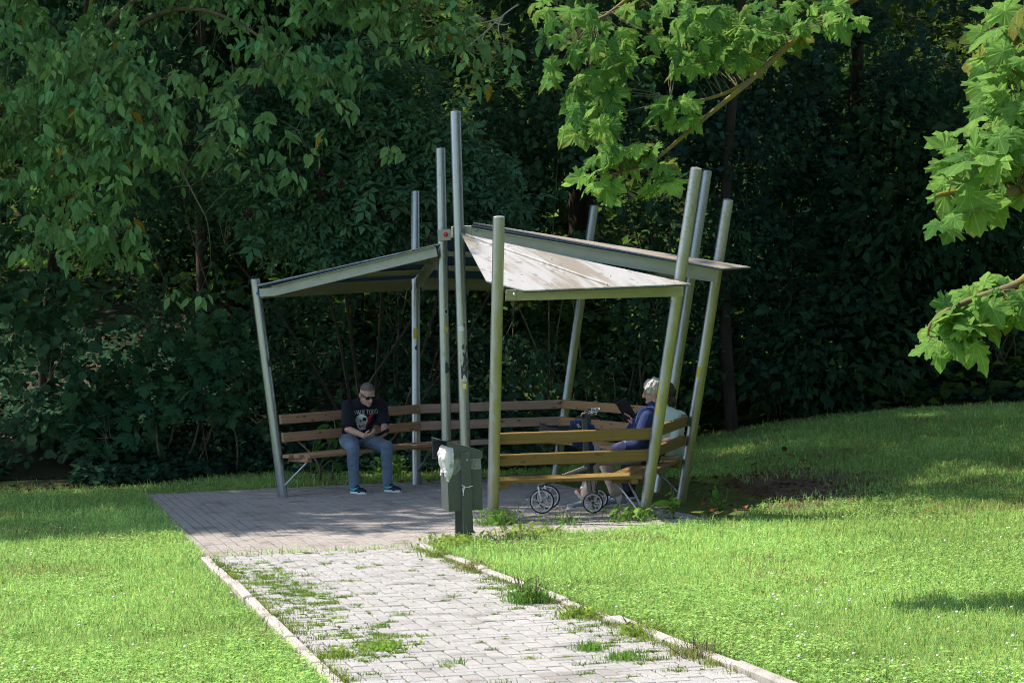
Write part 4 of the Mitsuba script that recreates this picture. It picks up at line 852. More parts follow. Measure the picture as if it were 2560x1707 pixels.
sub = sub[(vnoise(sub, .9, 3) > .40)]
obj('twigs', twigs(skel, sub, .007, .15), 'twig', ch); tag('cherry_tree__twigs', kind='stuff')
sk2 = np.vstack([skel, sub])
cen = sk2[r.integers(len(sk2), size=2100)] + r.normal(0, 1, (2100, 3)) * V(.24, .22, .22)
cen = cen[(vnoise(cen, 1.1, 8) > .43)]
obj('twigs', twigs(sk2, cen, .0035, .1), 'twig', ch); tag('cherry_tree__twigs_001', kind='stuff')
leafobj('foliage', [fan(cen, 8, V(0, -.25, 0), .62, .72, .158, (.185, .345, .125), OVAL, .05, up=.5, r=r, yellow=.006)], 'leaf_gloss', ch)

scene['dead_wood'] = prin((0.30, 0.27, 0.23), 0.9, spec=0.2)
dt = [[(.15, 24, 5.6), (-.05, 24, 5.46), (-.22, 23.95, 5.30), (-.44, 23.9, 5.12)], [(-.05, 24, 5.46), (-.20, 24.05, 5.42), (-.40, 24.0, 5.36), (-.46, 24, 5.26)], [(-.02, 24, 5.48), (-.08, 23.9, 5.34), (-.05, 23.9, 5.20)], [(-.12, 24, 5.40), (-.02, 23.9, 5.36), (.05, 23.9, 5.38)], [(-.25, 24, 5.43), (-.34, 23.9, 5.46), (-.42, 23.9, 5.44)], [(-.18, 24, 5.34), (-.26, 24, 5.24), (-.24, 24, 5.16)]]
obj('dead_twigs', cat([tube(curve(b, 4), np.linspace(.011, .004, 4 * (len(b) - 1) + 1), 5) for b in dt]), 'dead_wood', ch); tag('cherry_tree__dead_twigs', 'pale bare dead twigs at the top of the picture', kind='stuff')

# ------------------------------------------------------------------ elder bush behind the left bench, with hanging berry clusters
el = thing('elder_bush', 'elder bush with bluish green feathered leaves and dark red berry clusters behind the left bench', 'bush')
eskel = []
for b in [[(-2.2, 28.6, -.1), (-2.3, 28.2, 1.5), (-2.6, 27.5, 3.0), (-3.0, 26.9, 4.2)], [(-2.0, 28.6, -.1), (-1.8, 28.0, 1.6), (-1.6, 27.2, 3.4), (-1.5, 26.8, 4.8)], [(-1.8, 28.5, -.1), (-1.3, 27.9, 1.2), (-.9, 27.2, 2.5), (-.7, 26.8, 3.6)], [(-2.1, 28.6, -.1), (-2.7, 28.0, 1.4), (-3.3, 27.4, 2.4), (-3.7, 27.0, 3.0)],
          [(-2.0, 28.7, -.1), (-2.2, 27.9, 2.2), (-2.3, 27.2, 4.2), (-2.2, 26.9, 5.4)], [(-1.9, 28.4, 0), (-1.2, 27.6, .9), (-.5, 27.2, 1.9), (-.1, 27.0, 2.8)], [(-2.3, 28.5, 0), (-2.0, 27.8, 1.0), (-1.3, 27.4, 2.0), (-1.1, 27.2, 3.0)]]:
    c = curve(b, 7); obj('stem', tube(c, np.linspace(.026, .010, len(c)), 7), 'bark', el, smooth=True); eskel.append(sample_path(c[len(c) // 2:], .12))
eskel = np.vstack(eskel)
p1, _ = inside_ell(900, (-2.1, 27.0, 4.1), (1.75, .7, 1.5), r); p2, _ = inside_ell(260, (-.7, 27.1, 3.4), (.9, .5, .8), r)
ec = np.vstack([p1, p2]); ec = ec[(vnoise(ec, 1.0, 12) > .42) & (ec[:, 2] > 2.55)]
obj('twigs', twigs(eskel, ec[::3], .006, .1), 'twig', el); tag('elder_bush__twigs', kind='stuff')
leafobj('foliage', [fan(ec, 5, V(0, -.55, .05), .75, .25, .30, (.13, .26, .14), PINN, .07, up=.7, r=r)], 'leaf_gloss', el)
scene['berry'] = prin((0.012, 0.004, 0.010), 0.3)
scene['berry_stalk'] = prin((0.11, 0.012, 0.022), 0.6)
sph = trimesh.creation.icosphere(1, 1.0)
for bx_, by_, bz_ in [(-2.55, 26.25, 4.72), (-2.02, 26.28, 4.52), (-2.64, 26.2, 3.86), (-2.36, 26.2, 3.88), (-2.10, 26.2, 3.74), (-2.38, 26.3, 3.62), (-1.46, 26.2, 3.30), (-1.18, 26.2, 3.26), (-1.02, 26.3, 3.02), (-3.15, 26.3, 4.95), (-3.3, 26.3, 3.4), (-1.62, 26.3, 4.0)]:
    o = V(bx_, by_, bz_); ms = []; stalk = []
    for i in range(46):
        d = rvec(1, r)[0] * V(1, 1, .5); q = o + V(0, 0, -.06) + d * V(1, 1, .8) * .075 * r.random() ** .4; m = sph.copy(); m.vertices = q + m.vertices * .0085; ms.append(m)
        if i % 2 == 0: stalk.append(tube([o + V(0, 0, .03), (o + q) / 2 + V(0, 0, .02), q], .0022, 3, False))
    k = obj('berry_cluster', cat(stalk), 'berry_stalk', el); obj('berries', cat(ms), 'berry', k)

# ------------------------------------------------------------------ undergrowth and bushes in the shade
def bush(name, label, catg, base, stems, clumps, tpl, size, col, per=5, dens=60, mat='leaf_matt', thr=.44, droop=.25, stem_r=.018, seed=1, A0=(0, -.35, .1), twig=True):
    r = np.random.default_rng(seed); b = thing(name, label, catg); x, y = base; z0 = float(zt(x, y)) - .05; sk = []
    tops = [np.asarray(c[0], float) for c in clumps]
    for i in range(stems):
        t = tops[i % len(tops)] + r.normal(0, .2, 3); s = V(x + r.normal(0, .18), y + r.normal(0, .12), z0)
        c = curve([s, s * .6 + t * .4 + r.normal(0, .12, 3), s * .25 + t * .75 + r.normal(0, .15, 3), t], 5)
        obj('stem', tube(c, np.linspace(stem_r, stem_r * .3, len(c)), 6), 'twig', b, smooth=True); sk.append(sample_path(c[len(c) // 3:], .15))
    P_ = []
    for c, rad in clumps:
        p, _ = inside_ell(int(dens * rad[0] * rad[1] * rad[2] * 4.2), c, rad, r); P_.append(p)
    p = np.vstack(P_); p = p[(vnoise(p, 1.05, seed + 30) > thr) & (p[:, 2] > zt(p[:, 0], p[:, 1]) + .05)]
    if twig and sk:
        obj('twigs', twigs(np.vstack(sk), p[::4], .005, .08, 3, r), 'twig', b); tag(f'{b}__twigs', kind='stuff')
    leafobj('crown', [fan(p, per, np.array(A0), .8, droop, size, col, tpl, .09, r=r)], mat, b)
    return b
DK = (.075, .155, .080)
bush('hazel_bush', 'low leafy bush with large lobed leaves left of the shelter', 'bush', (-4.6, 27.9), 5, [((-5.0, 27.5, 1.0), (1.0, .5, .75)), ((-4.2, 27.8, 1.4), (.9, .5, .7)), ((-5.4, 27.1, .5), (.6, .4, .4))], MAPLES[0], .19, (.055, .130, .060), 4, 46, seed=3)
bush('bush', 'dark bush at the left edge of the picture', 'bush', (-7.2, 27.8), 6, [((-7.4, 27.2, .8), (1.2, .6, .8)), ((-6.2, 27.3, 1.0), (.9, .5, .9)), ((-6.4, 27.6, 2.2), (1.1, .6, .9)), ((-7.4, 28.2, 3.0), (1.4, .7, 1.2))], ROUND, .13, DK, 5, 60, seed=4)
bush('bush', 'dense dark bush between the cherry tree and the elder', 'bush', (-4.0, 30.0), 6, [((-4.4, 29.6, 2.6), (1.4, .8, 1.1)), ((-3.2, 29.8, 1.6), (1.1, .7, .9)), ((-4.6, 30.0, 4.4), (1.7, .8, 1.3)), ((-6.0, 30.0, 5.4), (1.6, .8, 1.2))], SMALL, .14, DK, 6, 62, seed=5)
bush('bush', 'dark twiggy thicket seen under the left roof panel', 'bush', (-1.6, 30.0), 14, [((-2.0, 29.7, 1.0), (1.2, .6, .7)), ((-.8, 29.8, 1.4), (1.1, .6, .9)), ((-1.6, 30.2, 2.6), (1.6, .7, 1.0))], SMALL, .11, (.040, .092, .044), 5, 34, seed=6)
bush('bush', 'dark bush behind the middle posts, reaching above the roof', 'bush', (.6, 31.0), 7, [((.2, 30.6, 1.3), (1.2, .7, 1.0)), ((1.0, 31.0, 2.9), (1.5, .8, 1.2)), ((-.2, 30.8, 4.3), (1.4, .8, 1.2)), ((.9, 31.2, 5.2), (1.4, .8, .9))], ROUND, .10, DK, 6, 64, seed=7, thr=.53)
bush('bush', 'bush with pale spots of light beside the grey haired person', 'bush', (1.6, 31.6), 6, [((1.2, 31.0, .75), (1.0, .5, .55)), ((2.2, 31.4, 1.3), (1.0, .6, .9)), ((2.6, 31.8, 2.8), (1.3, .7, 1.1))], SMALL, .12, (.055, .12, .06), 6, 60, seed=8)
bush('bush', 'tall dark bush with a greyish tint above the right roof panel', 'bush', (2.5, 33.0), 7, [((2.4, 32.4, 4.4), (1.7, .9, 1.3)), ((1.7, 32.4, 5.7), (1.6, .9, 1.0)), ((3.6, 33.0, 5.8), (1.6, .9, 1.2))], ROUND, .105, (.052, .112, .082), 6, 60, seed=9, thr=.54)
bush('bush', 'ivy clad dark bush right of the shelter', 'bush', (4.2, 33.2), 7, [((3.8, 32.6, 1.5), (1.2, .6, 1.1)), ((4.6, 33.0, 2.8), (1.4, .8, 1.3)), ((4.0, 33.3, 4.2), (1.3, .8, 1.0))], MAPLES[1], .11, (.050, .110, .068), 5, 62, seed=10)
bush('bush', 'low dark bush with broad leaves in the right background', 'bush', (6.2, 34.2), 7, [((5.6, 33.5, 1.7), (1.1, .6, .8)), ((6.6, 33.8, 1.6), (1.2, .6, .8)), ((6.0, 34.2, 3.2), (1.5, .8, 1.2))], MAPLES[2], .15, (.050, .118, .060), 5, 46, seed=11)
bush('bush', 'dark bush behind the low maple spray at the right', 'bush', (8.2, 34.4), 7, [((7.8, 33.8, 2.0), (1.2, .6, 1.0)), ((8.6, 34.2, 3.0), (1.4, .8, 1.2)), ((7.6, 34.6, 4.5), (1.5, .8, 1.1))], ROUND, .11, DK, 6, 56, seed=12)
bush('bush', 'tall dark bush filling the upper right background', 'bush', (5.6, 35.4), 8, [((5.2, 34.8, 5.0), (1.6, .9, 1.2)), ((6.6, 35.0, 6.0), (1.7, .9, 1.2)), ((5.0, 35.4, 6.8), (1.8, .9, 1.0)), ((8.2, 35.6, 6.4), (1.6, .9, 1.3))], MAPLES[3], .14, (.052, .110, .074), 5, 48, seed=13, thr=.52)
bush('sapling', 'thin pale green stems standing left of the left bench', 'plant', (-4.05, 28.15), 5, [((-4.05, 28.0, 1.1), (.35, .2, .35))], MAPLES[0], .15, (.035, .09, .035), 3, 60, seed=14, thr=.3, stem_r=.014)
bush('nettle', 'light green young plant just behind the left bench', 'plant', (-2.42, 26.3), 3, [((-2.42, 26.25, .42), (.16, .12, .22))], OVAL, .13, (.06, .17, .03), 5, 500, seed=15, thr=.2, droop=.3)

for i, (lab, y) in enumerate((('unseen dark bush added right of the path to darken post reflections', 7.0), ('unseen dark bush added right of the lawn to darken post reflections', 11.5), ('unseen dark bush added at the right, level with the bin, to darken post reflections', 16.0))):
    bush('added_bush', lab, 'bush', (13.0, y), 3, [((12.2, y - 1, 1.6), (1.2, 2.0, 1.7)), ((12.4, y + 1.2, 3.6), (1.3, 2.2, 1.8))], SMALL, .24, DK, 5, 16, seed=60 + i, twig=False)  # unseen bushes, put in as a dark side for the posts to mirror
tall_tree('unseen tree added beside the maple to shade the bushes the posts reflect', (10.8, 17), 8, None, [((9.6, 17, 6.6), (2.4, 2.8, 1.9)), ((10.2, 20.0, 7.0), (2.4, 2.6, 1.9))], dens=16, size=.32)
tall_tree('unseen tree added right of the path to shade the bushes the posts reflect', (10.8, 7), 8, None, [((9.6, 7, 6.4), (2.4, 2.8, 1.9)), ((10.2, 10.5, 6.8), (2.4, 2.6, 1.9))], dens=16, size=.32)  # both trees added to shade the bushes mirrored in the posts
bush('ivy_mound', 'low dark ivy mound behind the left bench', 'bush', (-3.3, 29.0), 3, [((-3.4, 28.8, .5), (1.1, .5, .55)), ((-2.2, 28.9, .55), (1.0, .45, .5)), ((-.9, 29.2, .6), (.9, .45, .5))], MAPLES[4], .10, DK, 6, 60, seed=18)
bush('bush', 'unseen dark thicket added beyond the right lawn edge to darken post reflections', 'bush', (11.0, 22), 5, [((10.6, 20.5, 1.6), (1.2, 1.6, 1.5)), ((10.8, 23.5, 2.2), (1.3, 1.8, 1.9)), ((11.2, 21.5, 4.4), (1.4, 2.2, 1.6))], SMALL, .20, DK, 5, 22, seed=16)
bush('bush', 'unseen dark thicket added at the far right wood edge to darken post reflections', 'bush', (10.8, 27.5), 5, [((10.4, 26.6, 1.9), (1.3, 1.6, 1.7)), ((10.4, 29.2, 2.6), (1.4, 1.6, 1.9)), ((11, 27.5, 4.6), (1.4, 2.2, 1.6))], SMALL, .20, DK, 5, 22, seed=17)  # this and the thicket above are added to give the posts dark reflections
# sunlit wood farther up the slope, seen through the gaps
r = np.random.default_rng(33); fs = []
for i in range(46):
    x = r.uniform(-20, 22); y = r.uniform(43, 58); z = float(zt(x, y)) + r.uniform(.5, 6.5)
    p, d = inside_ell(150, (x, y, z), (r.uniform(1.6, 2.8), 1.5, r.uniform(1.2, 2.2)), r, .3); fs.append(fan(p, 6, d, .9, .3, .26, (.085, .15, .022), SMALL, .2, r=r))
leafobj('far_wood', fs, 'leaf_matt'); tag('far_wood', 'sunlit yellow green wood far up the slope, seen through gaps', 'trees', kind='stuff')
for i, (x, y) in enumerate([(-9.5, 44), (-5.5, 47), (-1.5, 43), (2.6, 46), (5.2, 42.5), (7.8, 45.5), (11.5, 44)]):
    pass

# dark middle layer of the wood between the bushes and the sunlit trees
r = np.random.default_rng(35); fs = []
for i in range(125):
    x = r.uniform(-11, 12); y = r.uniform(32.0, 40.5); z = float(zt(x, y)) + r.uniform(-.3, 6.5)
    if meshkit.fbm(np.array([x * .35, z * .45, 3.0]), 2, 4) < .47 or (-2.2 < x < 3.6 and z > 2.6 and r.random() < .5): continue
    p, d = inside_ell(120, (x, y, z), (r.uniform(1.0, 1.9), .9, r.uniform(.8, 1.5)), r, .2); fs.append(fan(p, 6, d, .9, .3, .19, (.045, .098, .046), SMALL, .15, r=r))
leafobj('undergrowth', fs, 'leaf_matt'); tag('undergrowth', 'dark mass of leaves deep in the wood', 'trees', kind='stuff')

# ivy on the forest floor and the bank
r = np.random.default_rng(41)
n = 60000; x = r.uniform(-10, 12, n); d = r.gamma(1.5, 2.0, n); y = edge_y(x) + .1 + d
keep = (vnoise(np.stack([x, y, 0 * x], 1), .8, 6) > .40); x, y = x[keep], y[keep]; n = len(x)
p = np.stack([x, y, zt(x, y) + r.gamma(1.5, .045, n) + .06], 1)
A = rvec(n, r) * V(1, 1, .4) + V(0, -.35, -.15); N = V(0, -.45, .8) + rvec(n, r) * .4
leafobj('ivy', [field(ROUND, p, A, N, .085 * np.exp(r.normal(0, .25, n)), tints(n, (.045, .105, .060), .25, 0, r))], 'leaf_gloss'); tag('ivy', 'ivy and low plants covering the forest floor along the lawn', 'ivy', kind='stuff')
n = 42000; x = r.uniform(-14, 17, n); y = r.uniform(33, 62, n); p = np.stack([x, y, zt(x, y) + r.gamma(1.5, .12, n)], 1)
leafobj('hill_shrubs', [field(SMALL, p, rvec(n, r) * V(1, 1, .5) + V(0, -.3, 0), V(0, -.45, .7) + rvec(n, r) * .5, .26 * np.exp(r.normal(0, .3, n)), tints(n, (.075, .135, .028), .3, 0, r))], 'leaf_matt'); tag('hill_shrubs', 'low leafy growth on the slope deep in the wood', 'shrubs', kind='stuff')
# fallen leaves
n = 2600; x = r.uniform(-8, 9, n); y = edge_y(x) + r.normal(0.2, .8, n); m = r.random(n) < .22; x[m] = r.uniform(1.9, 4.2, m.sum()); y[m] = r.uniform(20.5, 26.5, m.sum())
p = np.stack([x, y, zt(x, y) + .018], 1); N = V(0, 0, 1) + rvec(n, r) * .35
leafobj('fallen_leaves', [field(tpl_oval(.3, .12, .2), p, rvec(n, r) * V(1, 1, .2), N, .07 * np.exp(r.normal(0, .3, n)), tints(n, (.16, .085, .035), .4, 0, r))], 'leaf_matt'); tag('fallen_leaves', 'brown fallen leaves along the edge of the wood', 'leaves', kind='stuff')

# ------------------------------------------------------------------ sunlit maple boughs hanging into the picture from the right
def maple_col(p, n, uv):
    k = dr.floor(uv.x / 8 + 0.5); x, y = uv.x - 8 * k, uv.y; rad = dr.sqrt(x * x + y * y); a = dr.atan2(dr.abs(x), y + 0.001)
    d = dr.minimum(dr.minimum(a, dr.abs(a - 0.80)), dr.abs(a - 1.45)) * rad
    t = cell_rand(k, 3); q = cell_rand(k, 7)
    c = mix((0.085, 0.200, 0.055), (0.215, 0.390, 0.085), t)
    c = mix(c, (0.20, 0.19, 0.04), smoothstep(0.90, 1.0, q) * 0.7)
    c = c * (0.82 + 0.36 * fbm(x * 6 + k * 3, y * 6, 0, 3))
    c = mix(c, c * 1.55 + 0.03, smoothstep(0.016, 0.005, d) * 0.8)
    return mix(c, (0.13, 0.09, 0.03), smoothstep(0.80, 0.95, rad + 0.25 * fbm(x * 9 + k, y * 9, 1, 2)) * 0.5 * smoothstep(0.55, 0.8, q))
scene['maple_leaf'] = {**leafmat(0.40, 1.0), 'base_color': mikit.proc(maple_col)}
mp = thing('maple_tree', 'sunlit maple whose mossy bough and pointed leaves hang in from the top right', 'tree')
r = np.random.default_rng(51)
tz = float(zt(9.0, 13)) - .2
trunk = curve([V(9.0, 13, tz), V(8.8, 13, 2.5), V(8.5, 13, 5), V(8.2, 13, 8)], 6)
obj('trunk', tube(trunk, np.linspace(.22, .10, len(trunk)), 12), 'bark', mp, smooth=True)
BR = [[(8.6, 13, 4.4), (6, 14.2, 5.6), (4, 14.6, 5.2), (2.71, 14.6, 4.46), (2.40, 14.4, 4.26), (2.04, 14.2, 4.03), (1.70, 14.1, 3.73), (1.27, 14.0, 3.39), (1.0, 13.9, 3.17), (.76, 13.9, 3.08)],
      [(1.70, 14.1, 3.73), (1.46, 14.1, 3.60), (1.21, 14.0, 3.54), (1.10, 14.0, 3.57)], [(8.7, 13, 3.6), (6, 10.5, 4.2), (3.4, 9.0, 3.5), (2.25, 8.6, 2.80), (2.1, 8.5, 2.66), (1.88, 8.3, 2.65), (1.68, 8.2, 2.63)],
      [(8.75, 13, 3.2), (6, 11.3, 3.3), (3.6, 10.0, 2.9), (2.62, 9.8, 2.46), (2.34, 9.5, 2.29), (2.18, 9.4, 2.24), (1.98, 9.4, 2.17), (1.88, 9.4, 2.05)],
      [(8.5, 13, 5.2), (5, 14.4, 6.0), (2.6, 14.4, 5.4), (1.2, 14.2, 4.55), (.6, 14.0, 4.1)], [(3.4, 9.0, 3.5), (2.7, 8.6, 3.6), (2.2, 8.4, 3.4), (1.98, 8.3, 3.15)], [(8.5, 13, 5.2), (6.5, 12, 6), (4.5, 12, 6), (3, 12.5, 5.4)]]
RB = [(.042, .007), (.016, .005), (.07, .008), (.05, .006), (.05, .008), (.022, .006), (.06, .02)]
msk = []
for b, (ra, rb_) in zip(BR, RB):
    c = curve(b, 5); obj('bough', tube(c, np.linspace(ra, rb_, len(c)), 8), 'moss_bark', mp, smooth=True); msk.append(sample_path(c, .05))
msk = np.vstack(msk)
CL = [(0.41, 14.0, 4.19, .21, .5, .12, 14), (.55, 14.0, 3.86, .26, .4, .22, 34), (.61, 14.1, 3.62, .19, .3, .14, 18), (.95, 14.2, 4.08, .36, .5, .20, 34), (.56, 13.9, 3.43, .17, .3, .13, 20), (1.31, 14.3, 4.06, .32, .5, .18, 34), (1.68, 14.4, 4.05, .32, .5, .24, 40), (1.43, 14.3, 3.88, .26, .4, .10, 24),
      (1.98, 14.2, 4.12, .28, .4, .16, 26), (1.11, 14.0, 3.49, .16, .3, .11, 20), (.70, 13.8, 3.19, .15, .25, .08, 15), (.60, 13.8, 3.03, .10, .2, .12, 14), (1.0, 13.8, 3.02, .09, .2, .11, 15), (.90, 13.8, 3.23, .10, .2, .04, 6), (2.20, 13.6, 4.03, .10, .15, .10, 8),
      (2.12, 8.4, 3.32, .17, .35, .13, 20), (2.04, 8.3, 3.10, .15, .35, .15, 24), (1.97, 8.3, 2.89, .18, .35, .14, 30), (1.84, 8.2, 2.75, .14, .3, .12, 22), (2.08, 8.5, 2.82, .14, .3, .15, 24), (1.74, 8.2, 2.60, .10, .2, .09, 14), (2.19, 8.5, 2.99, .14, .35, .25, 30),
      (2.16, 9.4, 2.22, .15, .25, .075, 20), (2.06, 9.4, 2.14, .12, .22, .07, 18), (1.96, 9.4, 2.04, .06, .15, .05, 7), (2.36, 9.5, 2.22, .14, .25, .07, 16), (2.04, 9.4, 2.02, .07, .15, .05, 6)]
mver = [[mikit.ply(tri(*t), 'maple_leaf', uv=t[0][:, :2] + [8 * (7 * i + j), 0]) for j in range(6)] for i, t in enumerate(MAPLES)]
allp, cnt = [], 0
for (cx, cy, cz, rx, ry, rz, n) in CL:
    p, d = inside_ell(int(n * 1.35), (cx, cy, cz), (rx * 1.1, ry, rz * 1.15), r); allp.append(p)
    for q, dd in zip(p, d):
        A = unit(V(dd[0] * .7, dd[1] * .4 - .30, -.60) + r.normal(0, .5, 3)); N = unit(V(-.38, -.52, .66) + r.normal(0, .40, 3)); N = unit(N - A * np.dot(A, N)); X = np.cross(A, N); s = .125 * math.exp(r.normal(0, .2))
        M = np.eye(4); M[:3, 0], M[:3, 1], M[:3, 2], M[:3, 3] = X * s, A * s, N * s, q
        sh_ = mver[r.integers(len(MAPLES))][r.integers(6)]
        if cnt < 300 or True:
            allp[-1]; cnt += 1
            put('leaf', sh_, mp, T(M)) if cnt <= 300 else rest_m.append((q, A, N, s)) if 'rest_m' in globals() else globals().__setitem__('rest_m', [(q, A, N, s)])
q_, A_, N_, s_ = (np.array(a) for a in zip(*rest_m))
v_, f_, c_ = field(MAPLES[1], q_, A_, N_, s_, tints(len(q_), (1, 1, 1)))
tag(obj('foliage', tri(v_, f_), 'maple_leaf', mp, uv=np.tile(MAPLES[1][0][:, :2], (len(q_), 1)) + np.column_stack([np.repeat(8.0 * (60 + np.arange(len(q_)) % 90), len(MAPLES[1][0])), np.zeros(len(v_))])), kind='stuff')
obj('twigs', twigs(msk, np.vstack(allp)[::2], .0028, .05, 4, r), 'twig', mp); tag('maple_tree__twigs', kind='stuff')
fs = []
for c, rad in [((7.5, 13, 6.5), (2.6, 2.2, 1.5)), ((4.6, 14.0, 6.3), (2.0, 1.4, .8)), ((5.5, 10.8, 5.6), (1.8, 1.6, 1.0)), ((3.6, 9.0, 4.6), (1.2, 1.0, .7)), ((9.5, 12, 7.5), (2.6, 2.4, 1.6))]:
    p, d = inside_ell(int(70 * rad[0] * rad[1] * rad[2]), c, rad, r, .4); fs.append(fan(p, 6, d, .8, .5, .17, (.13, .245, .045), ROUND, .14, r=r))
leafobj('crown', fs, 'leaf_gloss', mp)

# ------------------------------------------------------------------ grass
r = np.random.default_rng(61)
def blades(p, h, w, lean, cols):
    n = len(p); a = r.uniform(0, 2 * PI, n); s = np.stack([np.cos(a), np.sin(a), 0 * a], 1) * (w / 2)[:, None]; b = r.uniform(0, 2 * PI, n)
    l = np.stack([np.cos(b), np.sin(b), 0 * b], 1) * (h * lean)[:, None]; U = V(0, 0, 1) * h[:, None]
    m = p + l * .35 + U * .6; t = p + l + U * np.sqrt(np.maximum(.15, 1 - lean ** 2))[:, None]
    v = np.stack([p - s, p + s, m - s * .8, m + s * .8, t], 1).reshape(-1, 3); k = (np.arange(n) * 5)[:, None, None]
    return v, (np.array([(0, 1, 3), (0, 3, 2), (2, 3, 4)])[None] + k).reshape(-1, 3), np.repeat(cols, 5, 0)
path_k = Polygon([loc(-HALF - .075, -.02), loc(kerb_u(0) + .045, -.02), loc(kerb_u(-16) + .045, -16), loc(-HALF - .075, -16)])
def lawn_points(n, y0, y1):
    y = r.uniform(y0, y1, n); x = r.uniform(-1, 1, n) * (.262 * y + .7)
    ok = ~contains_xy(path_k, x, y) & ~contains_xy(terrace_poly.buffer(-.04), x, y) & (y < edge_y(x) + r.normal(0.1, .35, n))
    bare = np.exp(-(((x - 2.9) / 1.0) ** 2 + ((y - 22.6) / 2.0) ** 2)); bare = np.maximum(bare, .7 * np.exp(-((y - edge_y(x)) / .8) ** 2) * sst(-3, -5, x))
    bare = np.maximum(bare, .85 * np.exp(-((y - edge_y(x)) / 1.2) ** 2) * sst(1, 3, x))
    ok &= r.random(n) > bare * 1.15
    x, y = x[ok], y[ok]; return np.stack([x, y, zt(x, y) - .004], 1)
fs = []
for y0, y1, dens, hh, ww in ((9.6, 13, 3000, .050, .0050), (13, 16.5, 2300, .052, .0060), (16.5, 21, 1500, .056, .0075), (21, 34, 900, .065, .0095)):
    area = (y1 - y0) * 2 * (.262 * (y0 + y1) / 2 + .7); p = lawn_points(int(dens * area), y0, y1); n = len(p)
    tuft = vnoise(p, 2.2, 3); patch = vnoise(p, .55, 9)
    h = hh * np.exp(r.normal(0, .30, n)) * (.62 + .75 * tuft)
    c = tints(n, (.355, .56, .17), .20, 0, r) * (.62 + .85 * patch[:, None]); dry = r.random(n) < .02 + .35 * sst(.55, .75, vnoise(p, 1.1, 31)); c[dry] = np.array([.30, .27, .13]) * np.exp(r.normal(0, .15, (dry.sum(), 1)))
    fs.append(blades(p, h, ww * np.exp(r.normal(0, .2, n)), np.clip(r.gamma(2.6, .26, n), .08, .97), c))
leafobj('grass', fs, 'grass_leaf'); tag('grass', 'short mown grass of the lawn on both sides of the path', 'grass', kind='stuff')
# clover and other broad leaved lawn plants
p = np.vstack([lawn_points(30000, 9.6, 14), lawn_points(26000, 14, 21), lawn_points(9000, 21, 31)]); pm = vnoise(p, .9, 17); p = p[pm > .50]; n = len(p)
fs = []
for k in range(3):
    a = r.uniform(0, 2 * PI, n); A = np.stack([np.cos(a), np.sin(a), .25 + 0 * a], 1); q = p + V(0, 0, 1) * (.030 + r.gamma(2, .008, n))[:, None]
    fs.append(field(tpl_small(.46, .1), q, A, V(0, 0, 1) + rvec(n, r) * .35, .0175 * np.exp(r.normal(0, .3, n)), tints(n, (.36, .57, .175), .26, 0, r)))
leafobj('clover', fs, 'grass_leaf'); tag('clover', 'clover leaves scattered through the lawn', 'clover', kind='stuff')
p = np.vstack([lawn_points(2600, 9.6, 16), lawn_points(2000, 16, 30)]); n = len(p); fs = []
for k in range(5):
    a = r.uniform(0, 2 * PI, n); A = np.stack([np.cos(a), np.sin(a), .35 + .35 * r.random(n)], 1)
    fs.append(field(tpl_oval(.17, .08, .35), p, A, V(0, 0, 1) + rvec(n, r) * .2, .052 * np.exp(r.normal(0, .3, n)), tints(n, (.37, .56, .185), .25, 0, r)))
leafobj('broad_weeds', fs, 'grass_leaf'); tag('broad_weeds', 'broad leaved weeds growing flat in the lawn', 'weeds', kind='stuff')
scene['petal'] = prin((0.72, 0.70, 0.64), 0.7)
p = np.vstack([lawn_points(330, 9.8, 15), lawn_points(120, 15, 21)]); p = p[vnoise(p, .8, 23) > .45]; ms = []
for q in p:
    m = sph.copy(); m.vertices = q + V(0, 0, .06 + r.random() * .02) + m.vertices * V(1, 1, .75) * r.uniform(.006, .010); ms.append(m)
obj('clover_flowers', cat(ms), 'petal'); tag('clover_flowers', 'small white clover flowers dotted over the lawn', 'flowers', kind='stuff')

# ------------------------------------------------------------------ weeds in the joints, along the kerbs and round the posts
def tufts(cs, per, rad, hh, w, col, lean=(2.2, .26)):
    n = len(cs) * per; rad = np.repeat(np.broadcast_to(rad, (len(cs),)), per); d = r.normal(0, 1, (n, 2)); along = d[:, :1] * ex * 1.5 + d[:, 1:] * ey * .7
    p = np.repeat(cs, per, 0); p = np.column_stack([p[:, 0] + along[:, 0] * rad, p[:, 1] + along[:, 1] * rad, p[:, 2]])
    p[:, 2] = plane_z(p[:, 1]) - .004 if cs.shape[1] == 2 or True else p[:, 2]
    h = np.repeat(np.broadcast_to(hh, (len(cs),)), per) * np.exp(r.normal(0, .3, n))
    return blades(p, h, w * np.exp(r.normal(0, .2, n)), np.clip(r.gamma(*lean, n), .05, .95), np.repeat(tints(len(cs), col, .2, 0, r), per, 0) * np.exp(r.normal(0, .15, (n, 1))))
uu, vv = [], []
while len(uu) < 400:
    u, v = r.uniform(-HALF, 1.08), -r.uniform(.1, 7.4)
    w_ = math.exp(-((u + .80 + .055 * v) / .22) ** 2) * sst(-.2, -1.2, v) * sst(-6.6, -5.6, v) + .045 + .35 * math.exp(-((u - kerb_u(v) + .25) / .16) ** 2) * sst(-2.2, -3.2, v)
    w_ *= .35 + 1.3 * float(meshkit.fbm(np.array([u * 3.0, v * 1.6, 7.0]), 3, 2)) ** 1.5
    if r.random() > w_: continue
    uu.append(round(u / .05) * .05 if r.random() < .4 else u); vv.append(round(v / .1) * .1 if r.random() < .8 else v)
cs = np.array([loc(u, v) for u, v in zip(uu, vv)]); cs = np.column_stack([cs, 0 * cs[:, 0]]); big = np.exp(r.normal(-.1, .5, len(cs)))
fs = [tufts(cs, 60, .017 * big, .017 * big ** .7, .0042, (.19, .31, .055))]
q = []
